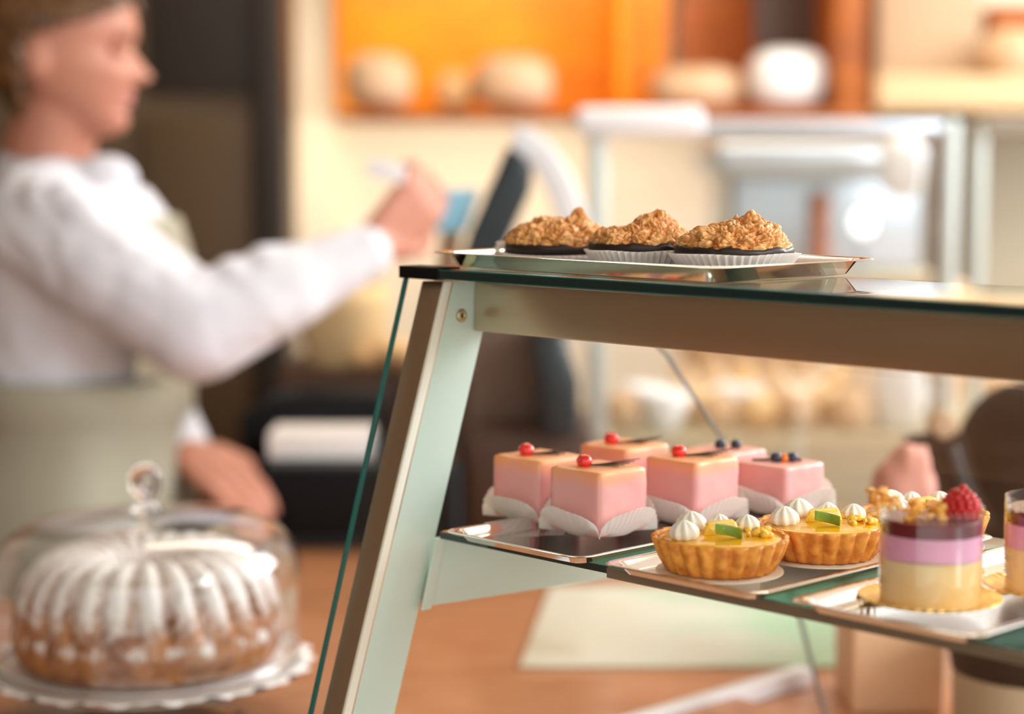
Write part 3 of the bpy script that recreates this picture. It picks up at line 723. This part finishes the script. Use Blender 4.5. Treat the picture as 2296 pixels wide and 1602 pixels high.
# neck and torso
nk0 = at(128, 250, PY+.01); nk1 = at(95, 400, PY+.02)
body.capsule(nk0, nk1, .058, .062)
TX = at(150, 900, PY).x; TY = PY+.02
def zt(py): return at(150, py, PY).z
tor = [(385, .05, .06, -.02), (420, .10, .15, -.01), (480, .115, .19, 0), (600, .125, .18, .01), (760, .120, .155, .01), (900, .118, .145, .01), (1050, .13, .165, .0), (1200, .135, .175, -.005)]
def torring(py, dx, dy, ox, grow=0, n=40):
    z = zt(py); return [(TX+ox+(dx+grow)*math.cos(t), TY+(dy+grow)*math.sin(t), z) for t in [2*math.pi*j/n for j in range(n)]]
body.rings([torring(*t) for t in tor])
hipz = zt(1200)
for s in (-1, 1):
    body.capsule((TX, TY+s*.085, hipz), (TX+.01, TY+s*.09, .50), .088, .058); body.capsule((TX+.01, TY+s*.09, .50), (TX-.01, TY+s*.09, .10), .056, .038)
    body.capsule((TX-.02, TY+s*.09, .05), (TX+.13, TY+s*.10, .04), .04, .035)
# right arm (near the camera)
sh = at(95, 500, 2.47); el = at(440, 742, 2.40); wr = at(838, 556, 2.47)
body.capsule(sh, el, .052, .042); body.capsule(el, wr, .041, .027)
def hand(mb, w, d, up, L=.17, curl=.9, thumb=1, spread=.5):
    """palm at wrist w pointing d; up = back of the hand; fingers curl away from up"""
    d = Vector(d).normalized(); up = Vector(up); up = (up-d*up.dot(d)).normalized(); side = d.cross(up)*thumb
    for k in range(4):
        y = (k-1.5)*.0195
        mb.capsule(w+side*y*.55, w+d*.082+side*y-up*abs(y)*.12, .0145, .0115)
        b = w+d*.085+side*y; ln = (.040, .046, .043, .033)[3-k if thumb > 0 else k]
        dd = d; p = b
        for q in range(3):
            ang = curl*(.75 if q == 0 else 1.0); ax = side*(-1)*thumb
            dd = (Matrix.Rotation(ang, 3, d.cross(up)) @ dd) if True else dd
            n = p+dd*ln*(1, .68, .5)[q]; mb.capsule(p, n, .0100-.0008*q, .0093-.0010*q); p = n
    b = w+d*.022+side*.030; t1 = b+(d*.7+side*.55-up*.35).normalized()*.042; t2 = t1+(d*.8-side*.15-up*.5).normalized()*.032
    mb.capsule(w+d*.018+side*.012, b, .016, .014); mb.capsule(b, t1, .0135, .0115); mb.capsule(t1, t2, .0112, .0090)
dR = (at(942, 452, 2.50)-wr).normalized()
hand(body, wr+dR*.004, dR, (.55, -.6, .1), curl=-.85, thumb=1)
# left arm (far side), hand on the counter
shl = Vector((TX-.02, TY+.20, zt(480))); ell = at(290, 800, 2.88); wrl = at(420, 1015, 2.62)
body.capsule(shl, ell, .050, .040); body.capsule(ell, wrl, .039, .027)
dL = (at(510, 1075, 2.56)-wrl).normalized()
hand(body, wrl+dL*.006, dL, (.15, -.55, .8), curl=-.38, thumb=-1)
bmesh_person = fuse(rel(body), .0042, 5, .5)
mesh_obj('body', bmesh_person, M['skin'], person)
# eye, brow and lips on the visible side and the far side
for s in (-1, 1):
    e = MB().ball(H((.079, s*.030, .1125)), .0115, 14, 10, (.8, 1.1, .75)); build('eyelid', rel(e), M['skin'], person, smooth=True)
    e = MB().tube([H((.088, s*.020, .107)), H((.0885, s*.030, .1055)), H((.083, s*.040, .108))], .0013, 6); build('eyelashes', rel(e), M['eye'], person)
    e = MB().tube([H((.095, s*.014, .127)), H((.092, s*.032, .131)), H((.080, s*.048, .127))], [.0018, .0026, .0012], 6); build('eyebrow', rel(e), M['hair'], person)
e = MB(); 
for zz, xx in ((.0425, .0900), (.0535, .0925)): e.tube([H((xx-.016, -.026, zz+.003)), H((xx-.002, -.012, zz)), H((xx+.0015, 0, zz)), H((xx-.002, .012, zz)), H((xx-.016, .026, zz+.003))], [.0015, .0042, .0048, .0042, .0015], 8)
build('lips', rel(e), M['lips'], person, smooth=True)
# hair: a thick cap over the crown, behind the ear to the nape
hr = head_rings(hair=True); mb = MB(); vs = []; keep = {}
N = 56
hz = [-.006+.227*i/57 for i in range(58)]
grid = []
for i, r in enumerate(hr):
    for (x, y, z) in r:
        if z < .085 and x < -.01: x = min(x, -.082*abs(x)/.09) if abs(x) > .05 else x; y *= (.070/max(.03, lerp(halfw, z)))
        c = Vector((0, 0, .10)); p = Vector((x, y, z)); d = p-c; L = d.length
        p = p+d.normalized()*(.016+.010*max(0, -x/.1))
        w = noise.fractal(Vector((x*40, y*40, z*14)), 1, 2, 3)*.005; p += d.normalized()*w
        grid.append(p)
fs = []
for i in range(57):
    for j in range(N):
        k = (j+1) % N; x, y, z = hr[i][j]
        line = (-.01 if x < -.022 else .170+.20*max(0, x-.06)) if abs(y) < .045 else (.120+.47*max(0, x) if x > -.002 else (-.01 if x < -.022 else .115))
        if z > max(line, .030+.0*z): fs.append((i*N+j, i*N+k, (i+1)*N+k, (i+1)*N+j))
fs.append(tuple(57*N+j for j in range(N)))
mb.add([H(p) for p in grid], fs)
used = sorted({i for f in mb.f for i in f}); mp = {o: n for n, o in enumerate(used)}
mb.v = [mb.v[i] for i in used]; mb.f = [tuple(mp[i] for i in f) for f in mb.f]
build('hair', rel(mb), M['hair'], person, smooth=True, solid=.012)
# shirt: torso shell plus loose sleeves, joined
s = MB()
s.rings([torring(p, dx, dy, ox, .016) for p, dx, dy, ox in tor[1:-1]]+[torring(1130, .135, .17, 0, .012)])
s.capsule(nk1+Vector((0, 0, -.005)), nk1+Vector((0, 0, -.06)), .070, .10)
s.capsule(sh+Vector((-.01, .02, 0)), sh+(el-sh)*.5, .078, .076); s.capsule(sh+(el-sh)*.4, el+Vector((.0, 0, .004)), .074, .066)
s.capsule(el, el+(wr-el)*.55, .066, .052); s.capsule(el+(wr-el)*.5, wr-(wr-el)*.05, .052, .036)
s.capsule(shl, ell, .070, .058); s.capsule(ell, wrl-(wrl-ell)*.05, .055, .036)
rnd = random.Random(5)
for k in range(6):   # soft folds round the sleeve
    q = k/9; c = sh+(el-sh)*(q*1.0); off = Vector((rnd.uniform(-.02, .03), -.045, rnd.uniform(-.03, .05)))
    s.capsule(c+off, c+off+Vector((.03, .0, -.03)), .026, .020)
for q in (.12, .3, .48):
    c = el+(wr-el)*q; s.capsule(c+Vector((-.02, -.02, .045-.02*q)), c+Vector((.03, .0, .052-.02*q)), .024, .018)
# bow / ruffled collar under the chin
bowc = at(190, 390, 2.60)
s.ball(bowc+Vector((.03, -.02, -.008)), .046, 14, 10, (1.0, .8, .75)); s.ball(bowc+Vector((-.035, -.02, -.01)), .052, 14, 10, (1.1, 1, .6)); s.ball(bowc+Vector((.015, -.02, -.06)), .040, 14, 10, (.8, .8, 1.2))
mesh_obj('shirt', fuse(rel(s), .0055, 8, .5), M['shirt'], person)
# apron: skirt with waistband, bib and shoulder strap
ap = MB()
rs = [torring(p, dx, dy, ox, g) for (p, dx, dy, ox, g) in ((835, .119, .150, .012, .030), (850, .119, .150, .012, .034), (925, .118, .145, .012, .034), (940, .118, .148, .010, .026), (1050, .13, .165, .0, .030), (1200, .130, .175, -.008, .036), (1500, .13, .18, -.01, .040), (1900, .13, .19, -.01, .045))]
for i, r in enumerate(rs):
    rs[i] = [(x+.006*(i > 3)*math.sin(9*math.atan2(y-TY, x-TX)+i*.2), y+.006*(i > 3)*math.cos(7*math.atan2(y-TY, x-TX)), z) for x, y, z in r]
ap.rings(rs, True, False, False)
aps = build('apron_skirt', rel(ap), M['apron'], person, smooth=True, solid=.004)
mb = MB(); a = at(300, 486, 2.52); b = at(375, 492, 2.60); c1 = at(405, 640, 2.62); c2 = at(425, 850, 2.62); d1 = at(300, 850, 2.46)
mb.rings([[a, b, b+Vector((-.01, .16, 0)), a+Vector((-.02, .2, 0))], [at(310, 640, 2.50), c1, c1+Vector((0, .16, 0)), at(310, 640, 2.75)], [d1, c2, c2+Vector((0, .2, 0)), d1+Vector((0, .34, 0))]], True, True, False)
build('apron_bib', rel(mb), M['apron'], person, bevel=.006)
mb = MB().tube([at(340, 495, 2.64), at(240, 430, 2.72), at(150, 405, 2.76), at(90, 420, 2.80)], [.012, .014, .014, .012], 8)
build('apron_strap', rel(mb), M['apron'], person, smooth=True)
mb = MB().ball(at(147, 1045, 2.46), .010, 12, 8, (1, .4, 1.8)); build('apron_button', rel(mb), M['slate'], person, smooth=True)
mb = MB()
for s_ in (-1, 1):
    mb.capsule((TX, TY+s_*.085, hipz+.02), (TX+.01, TY+s_*.09, .50), .100, .074); mb.capsule((TX+.01, TY+s_*.09, .50), (TX-.01, TY+s_*.09, .10), .074, .06)
mesh_obj('trousers', fuse(rel(mb), .012, 4), M['trouser'], person)
for s_ in (-1, 1):
    mb = MB().ball((TX+.05, TY+s_*.097, .045), .05, 16, 10, (2.6, .95, .85)); build('shoe', rel(mb), M['black'], person, smooth=True)
# card in the raised hand
cdp = at(868, 384, 2.47)
mb = MB().box(-.024, -.0012, -.012, .024, .0012, .012); o = build('white_card', mb, M['white_pl'], bevel=.0015, loc=cdp); o.rotation_euler = (R(12), R(14), R(10))
tagged(o, 'small white card pinched in the raised right hand', 'card')

# ------------------------------------------------------------ till and things beside it
def slabp(name, pts_px, Y, depth, m, parent, bevel=.004):
    """outline given at its own distance, extruded to real depth"""
    f = [at(x, y, Y)-parent.location for x, y in pts_px]; b = [p+Vector((0, depth, 0)) for p in f]
    mb = MB().rings([f, b]); return build(name, mb, m, parent, bevel=bevel)
till = empty('till_terminal', (at(1120, 1000, 2.62).x, 2.68, CT), 'slate till terminal with a tilted screen and pale curved arm', 'till')
slabp('screen_housing', [(1140, 322), (1196, 372), (1190, 430), (1095, 640), (1015, 640), (1052, 520)], 2.56, .20, M['slate'], till, .010)
slabp('customer_display', [(985, 425), (1075, 425), (1045, 520), (975, 520)], 2.60, .03, M['screen'], till)
slabp('display_foot', [(985, 520), (1035, 520), (1020, 620), (975, 620)], 2.61, .03, M['taupe'], till)
pa = [at(x, y, 2.66)-till.location for x, y in ((1148, 312), (1180, 318), (1220, 352), (1255, 410), (1282, 480), (1300, 560), (1305, 640), (1300, 760))]
mb = MB(); rs = []
for i, p in enumerate(pa):
    d = (pa[min(i+1, 7)]-pa[max(i-1, 0)]).normalized(); n_ = Vector((-d.z, 0, d.x)); w = .019
    rs.append([p+n_*w, p+n_*w+Vector((0, .10, 0)), p-n_*w+Vector((0, .10, 0)), p-n_*w])
mb.rings(rs); build('curved_arm', mb, M['white_pl'], till, bevel=.004)
slabp('pedestal', [(1185, 745), (1265, 745), (1300, 860), (1300, 985), (1215, 985), (1205, 850)], 2.60, .14, M['slate'], till, .012)
slabp('pedestal_foot', [(1040, 960), (1330, 960), (1330, 1208), (1040, 1208)], 2.66, .20, M['brownbox'], till, .01)
px_box('neck_panel', 1050, 640, 1215, 965, 2.72, .04, mat('brown_plastic', (.16, .10, .075), .5), till, .006)

reg = empty('cash_drawer', (at(800, 1230, 2.59).x, 2.72, CT), 'black cash drawer on the counter beside the left hand', 'cash drawer')
px_box('drawer_body', 596, 1040, 1030, 1232, 2.585, .30, M['slate'], reg, .006)
px_box('drawer_front', 606, 1050, 1022, 1205, 2.578, .007, M['black'], reg, .002)
def on_y(z, px, Y): return Vector((at(px, 900, Y).x, Y, z))
o = px_box('receipt_paper', 600, 972, 830, 1036, 2.62, .10, M['paperw'], None, .004, 'stack of white receipt paper lying on top of the black cash drawer', 'paper', z0=at(800, 1040, 2.585).z)
rd = empty('card_reader', (at(690, 960, 2.70).x, 2.74, at(800, 1040, 2.585).z), 'black card reader behind the stack of white receipt paper', 'card reader')
slabp('reader_body', [(530, 935), (600, 900), (700, 880), (860, 885), (860, 970), (640, 980), (600, 1040), (545, 1040)], 2.725, .12, M['black'], rd, .012)
slabp('reader_screen', [(600, 892), (660, 880), (660, 888), (600, 900)], 2.74, .06, M['slate'], rd, .001)
bk = empty('wicker_basket', (at(765, 800, 3.0).x, 3.05, at(765, 835, 2.97).z), 'cream wicker basket behind the shop assistant\'s forearm', 'basket')
build('basket_bowl', MB().lathe([(.05, 0), (.060, .01), (.075, .10), (.068, .13), (.064, .13), (.070, .10), (.056, .012), (.002, .008)], 40), M['basket'], bk, smooth=True)
bs = empty('back_worktop', (at(740, 900, 3.0).x, 3.1, 0), 'dark brown rear worktop unit under the wicker basket', 'worktop')
px_box('rear_unit', 625, 835, 1290, 1235, 2.96, .30, M['brownbox'], bs, .008, z0=-0.0)
for i, (x, y, r, lb) in enumerate(((855, 775, .030, 'golden bread roll on the rear worktop beside the wicker basket'), (815, 802, .020, 'small brown roll between the wicker basket and a golden roll'))):
    p = at(x+(30 if i == 0 else 8), 835, 2.98); tagged(build('bread_roll', MB().ball((0, 0, r*.85), r, 16, 10, (1.2, 1, .85)), M['bread'], smooth=True, loc=(p.x, 2.99, at(x, 835, 2.96).z)), lb, 'bread roll')
for i, (x0, y0, x1, y1, lb) in enumerate(((745, 880, 800, 905, ''),)):
    pass

# ------------------------------------------------------------ back of the room, left: dark panelled cupboard
cp = empty('tall_cupboard', (at(480, 800, 3.7).x, 3.9, 0), 'tall dark brown cupboard behind the shop assistant', 'cupboard')
px_box('cupboard_body', -700, -900, 598, 1240, 3.75, .4, M['dark_wall2'], cp, .004, z0=0)
px_box('upper_door', 335, -880, 590, 205, 3.735, .02, M['dark_wall'], cp, .004)
px_box('lower_door', 335, 262, 560, 1200, 3.735, .02, M['dark_wall2'], cp, .004)
px_box('side_post', 585, -900, 622, 1240, 3.72, .06, M['dark_wall'], cp, .004, z0=0)
tr = px_box('trim_1', 634, -900, 742, 1500, 4.70, .05, mat('pale_door_frame', (.93, .80, .62), .6), None, .004, kind='structure', z0=0)

# orange wall shelf
SY = 4.15
sh_ = empty('wall_shelf', (at(1300, 260, SY).x, 4.45, at(1300, 262, SY).z), 'long orange backlit wooden shelf unit high on the cream wall', 'shelf')
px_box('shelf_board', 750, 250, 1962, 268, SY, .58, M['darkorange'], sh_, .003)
px_box('back_panel', 752, -400, 1500, 252, 4.66, .03, M['orange'], sh_)
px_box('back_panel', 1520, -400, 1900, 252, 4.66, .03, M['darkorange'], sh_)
px_box('divider', 1380, -400, 1408, 252, SY+.15, .36, M['orange'], sh_, .003)
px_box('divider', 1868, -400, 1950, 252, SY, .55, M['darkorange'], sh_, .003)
px_box('upper_board', 750, -420, 1962, -380, SY, .58, M['darkorange'], sh_, .003)
px_box('dark_niche_panel', 1690, -300, 1860, 110, 4.40, .03, M['brownbox'], sh_)
# things on that shelf
sz = at(1300, 250, SY).z
def loaf(px, w, h, Y, m, name, label, cat, grp=None, sq=.8):
    p = at(px, 200, Y); r = w/2*Y/F; hh = h*Y/F
    o = build(name, MB().ball((0, 0, hh/2), 1, 24, 14, (r, .09, hh/2), fn=lambda d: 1/(abs(d.x)**3+abs(d.y)**3+abs(d.z)**3)**(1/3)*.94), m, smooth=True, loc=(p.x, Y, sz))
    return tagged(o, label, cat, grp)
loaf(850, 160, 135, 4.30, M['palebread'], 'bread_loaf', 'round floured loaf at the left end of the orange shelf', 'bread', 'loaves on the orange shelf')
loaf(1150, 190, 130, 4.32, M['palebread'], 'bread_loaf', 'wide floured loaf left of the divider on the orange shelf', 'bread', 'loaves on the orange shelf')
loaf(1020, 90, 95, 4.36, M['bread'], 'bread_loaf', 'smaller golden loaf between the two floured loaves', 'bread', 'loaves on the orange shelf')
loaf(1560, 220, 105, 4.30, M['palebread'], 'bread_loaf', 'low pale loaf just right of the shelf divider', 'bread', 'loaves on the orange shelf')
loaf(1762, 185, 145, 4.26, M['porcelain'], 'ceramic_canister', 'squat white ceramic canister at the right end of the orange shelf', 'canister')

# right: pale boxes on a ledge
lg = empty('wall_ledge', (at(2150, 245, 4.2).x, 4.4, at(2150, 245, 4.2).z), 'cream ledge on the wall right of the orange shelf', 'ledge')
px_box('ledge_board', 1965, 170, 2700, 248, 4.2, .5, mat('ledge_paint', (.72, .52, .30), .6), lg, .004)
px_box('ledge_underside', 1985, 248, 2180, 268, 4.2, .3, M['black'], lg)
lz = at(2150, 170, 4.2).z
px_box('storage_box', 1965, -200, 2208, 168, 4.32, .25, M['taupe'], None, .006, 'tall taupe box standing on the cream ledge', 'box', z0=lz)
px_box('storage_box', 2222, 10, 2420, 168, 4.36, .2, M['darkorange'], None, .006, 'rust brown box at the right end of the cream ledge', 'box', z0=lz)
tagged(build('paper_bag', MB().ball((0, 0, .05), .06, 20, 12, (1.2, .8, .9)), M['palebread'], smooth=True, loc=(at(2265, 150, 4.25).x, 4.25, lz)), 'pale round loaf in front of the rust brown box', 'bread')

px_box('side_cabinet', 2160, 275, 3100, 1400, 4.45, .25, mat('olive_laminate', (.42, .36, .26), .6), None, .004, 'olive beige cabinet below the cream ledge at the right edge', 'cabinet', z0=0)

# ------------------------------------------------------------ second glass case further back
Y2 = 3.0
c2 = empty('glass_counter_case', (at(1800, 900, Y2).x, Y2+.25, 0), 'second glass counter case with white top rail standing in the background', 'display case')
px_box('case_base', 1290, 985, 2800, 1700, Y2, .55, M['beige'], c2, .006, z0=0)
px_box('white_rail', 1292, 240, 1580, 306, Y2-.02, .06, M['white_pl'], c2, .012)
px_box('steel_rail', 1560, 268, 2150, 306, Y2, .03, M['silver'], c2, .006)
px_box('case_upright', 1318, 306, 1362, 985, Y2, .04, M['palegrey'], c2, .006)
px_box('case_upright', 2106, 266, 2156, 985, Y2-.01, .04, M['palegrey'], c2, .006)
px_box('case_upright', 2172, 275, 2216, 985, Y2+.10, .04, M['palegrey'], c2, .006)
px_box('case_pane', 1362, 308, 2106, 985, Y2+.01, .005, M['glass'], c2)
px_box('case_pane', 2216, 275, 2800, 985, Y2+.06, .005, M['glass'], c2)
px_box('right_top_rail', 2216, 262, 2800, 300, Y2+.05, .03, mat('grey_rail', (.36, .33, .27), .5), c2, .004)
bz2 = at(1800, 985, Y2).z
# glowing disc on a stem, added for a bulb reflected in the glass
for x, y, r, lb in ((1935, 500, .020, 'bright round spot lamp glowing inside the second glass case'),):
    p = at(x, y, 3.25); o = empty('spot_lamp', (p.x, p.y, p.z), lb, 'lamp')
    build('lamp_disc', MB().ball((0, 0, 0), r, 20, 12, (1, .4, 1.1)), M['lamp'], o, smooth=True)
    build('lamp_stem', MB().tube([(0, .01, -r*.8), (0, .012, bz2-p.z)], .004, 8), M['silver'], o)
# coffee machine and jugs
cm = empty('coffee_machine', (at(1845, 640, 3.5).x, 3.7, 0), 'silver coffee machine behind the second glass case', 'coffee machine')
px_box('machine_body', 1630, 335, 2075, 620, 3.55, .35, M['silver'], cm, .02)
px_box('machine_head', 1600, 318, 2085, 395, 3.48, .4, M['silver'], cm, .02)
px_box('machine_side', 1815, 430, 1862, 620, 3.53, .03, M['darkorange'], cm, .01)
px_box('machine_stand', 1560, 640, 2200, 1240, 3.56, .35, M['palebread'], cm, .01, z0=0)
px_box('drip_tray', 1600, 615, 2120, 640, 3.48, .4, M['beige'], cm, .004)
jz = at(2030, 306, 3.2).z
o = px_box('paper_roll', 1985, 300, 2082, 445, 3.25, .08, M['porcelain'], None, .03, 'white paper roll in the top right corner of the second glass case', 'paper roll')
o = px_box('dark_pipe', 2085, 300, 2108, 985, 3.22, .03, M['brownbox'], None, .006, 'dark brown pipe beside the pale uprights of the second case', 'pipe', z0=bz2)
# shelf of rolls, cups and pastries seen under the beam
px_box('bread_crate', 1500, 875, 1890, 985, 3.30, .2, M['cream_wall'], None, .01, 'pale crate full of rolls inside the second glass case', 'crate', z0=bz2)
rnd = random.Random(11)
spots = [(1400, 3.10, .026, 'palebread'), (1452, 3.20, .030, 'porcelain'), (1492, 3.09, .032, 'porcelain'), (1560, 3.19, .026, 'bread'), (1605, 3.10, .026, 'palebread'), (1655, 3.19, .030, 'porcelain'), (1700, 3.10, .026, 'bread'), (1745, 3.19, .026, 'palebread'), (1790, 3.10, .026, 'palebread'), (1845, 3.19, .026, 'bread'), (1905, 3.10, .028, 'palebread'), (2240, 3.2, .034, 'palebread')]
names = ['far left end', 'second from the left', 'third from the left', 'left of the crate middle', 'before the crate, left of centre', 'before the crate at its centre', 'before the crate, right of centre', 'towards the right of the crate', 'by the right corner of the crate', 'just past the crate', 'beside the white jug', 'at the far right behind the black bag']
for (x, Y, r, m), nm in zip(spots, names):
    p = at(x, 900, Y); k = 'porcelain' == m
    if k:
        o = build('white_bowl', MB().lathe([(r*.5, 0), (r*.6, .003), (r*1.1, r*1.1), (r*1.3, r*2.0), (r*1.24, r*2.0), (r*1.0, r*1.1), (r*.1, .006)], 28), M[m], smooth=True, loc=(p.x, Y, bz2))
        tagged(o, 'white porcelain bowl in the second glass case, '+nm, 'bowl', 'white bowls in the second case')
    else:
        o = build('bread_roll', MB().ball((0, 0, r*1.2), r, 16, 10, (1.25, 1.1, 1.2), fn=lambda d: 1+.06*noise.noise(d*2+Vector((x, 0, 0)))), M[m], smooth=True, loc=(p.x, Y, bz2))
        tagged(o, 'rounded bread roll in the second glass case, '+nm, 'bread roll', 'rolls in the second case')
k = 0
for x in (1530, 1598, 1666, 1734, 1802, 1870):
    p = at(x, 875, 3.38); k += 1
    o = build('bread_roll', MB().ball((0, 0, .018), .020, 16, 10, (1.15, 1.1, .9)), M[('bread', 'palebread', 'porcelain')[k % 3] if k % 3 != 2 else 'palebread'], smooth=True, loc=(p.x, 3.38, at(1700, 875, 3.30).z))
    tagged(o, 'roll lying on top of the pale crate, '+('leftmost', 'second from left', 'third from left', 'third from right', 'second from right', 'rightmost')[k-1], 'bread roll', 'rolls on the crate')
jug = empty('white_jug', (at(2020, 900, 3.1).x, 3.12, bz2), 'large white porcelain jug beside the pale upright in the second case', 'jug')
build('jug_body', MB().lathe([(.03, 0), (.036, .004), (.046, .05), (.042, .10), (.034, .13), (.038, .15), (.034, .15), (.030, .13), (.038, .10), (.042, .05), (.002, .01)], 32), M['porcelain'], jug, smooth=True)
build('jug_handle', MB().tube([(.034, 0, .12), (.065, 0, .11), (.068, 0, .07), (.043, 0, .045)], .005, 8), M['porcelain'], jug, smooth=True)

# ------------------------------------------------------------ on the counter, seen through the case
o = build('printed_leaflet', MB().add([Vector((p.x, p.y, CT+.001)) for p in (atz(1165, 1500, CT), atz(2000, 1500, CT), atz(1960, 1320, CT), atz(1235, 1320, CT))] +
          [Vector((p.x, p.y, CT+.003)) for p in (atz(1165, 1500, CT), atz(2000, 1500, CT), atz(1960, 1320, CT), atz(1235, 1320, CT))], [(3, 2, 1, 0), (4, 5, 6, 7), (0, 1, 5, 4), (1, 2, 6, 5), (2, 3, 7, 6), (3, 0, 4, 7)]), M['mint_print'])
tagged(o, 'glossy green and cream printed mat lying on the wooden counter', 'mat')
def counter_box(name, x0, x1, ytop, Y, depth, m, label, cat, bevel=.004, zbase=CT):
    a = at(x0, ytop, Y); b = at(x1, ytop, Y)
    o = build(name, MB().box(-(b.x-a.x)/2, -depth/2, 0, (b.x-a.x)/2, depth/2, a.z-zbase), m, bevel=bevel, loc=((a.x+b.x)/2, Y+depth/2, zbase))
    return tagged(o, label, cat)
counter_box('cardboard_box', 1915, 2125, 1262, 1.80, .10, M['peach'], 'peach coloured carton on the counter behind the shelf', 'carton')
cup = empty('lidded_canister', (at(2322, 1500, 1.72).x, 1.72, CT), 'beige canister with a black lid at the bottom right corner', 'canister')
build('canister_body', MB().lathe([(.002, 0), (.068, 0), (.072, .006), (.073, .066), (.002, .066)], 48), M['beige'], cup, smooth=False)
build('canister_lid', MB().lathe([(.002, .066), (.074, .066), (.0755, .076), (.075, .092), (.070, .097), (.002, .097)], 48), M['black'], cup, smooth=False)
# solid stand-ins for a camera and hand reflected in the glass
reflected_shape = empty('black_bag', (at(2388, 1100, 2.02).x, 2.12, CT), 'rounded black leather bag at the right edge behind the mousse cakes', 'bag')
build('bag_body', MB().ball((0, 0, .140), .140, 32, 20, (.68, .6, 1.0), fn=lambda d: 1/(abs(d.x)**2.6+abs(d.y)**2.6+abs(d.z)**2.6)**(1/2.6)), M['leather'], reflected_shape, smooth=True)
bl = reflected_shape.location
def bp(x, y, Y=2.0): return at(x, y, Y)-bl
def band(name, pts, w, dy, m, parent):
    rs = []
    for i, p in enumerate(pts):
        d = (pts[min(i+1, len(pts)-1)]-pts[max(i-1, 0)]).normalized(); n_ = Vector((-d.z, 0, d.x))
        rs.append([p+n_*w[i], p+n_*w[i]+Vector((0, dy, 0)), p-n_*w[i]+Vector((0, dy, 0)), p-n_*w[i]])
    return build(name, MB().rings(rs), m, parent, bevel=.004)
band('bag_flap', [bp(2105, 985), bp(2118, 1050), bp(2150, 1120), bp(2200, 1200)], [.026, .028, .024, .020], .06, M['bleather'], reflected_shape)
band('bag_clasp', [bp(2098, 975), bp(2120, 955), bp(2142, 940)], [.010, .014, .010], .03, M['taupe'], reflected_shape)
band('bag_strap', [bp(2135, 1000, 1.985), bp(2160, 1075, 1.985), bp(2205, 1180, 1.985)], [.006, .006, .006], .006, M['slate'], reflected_shape)
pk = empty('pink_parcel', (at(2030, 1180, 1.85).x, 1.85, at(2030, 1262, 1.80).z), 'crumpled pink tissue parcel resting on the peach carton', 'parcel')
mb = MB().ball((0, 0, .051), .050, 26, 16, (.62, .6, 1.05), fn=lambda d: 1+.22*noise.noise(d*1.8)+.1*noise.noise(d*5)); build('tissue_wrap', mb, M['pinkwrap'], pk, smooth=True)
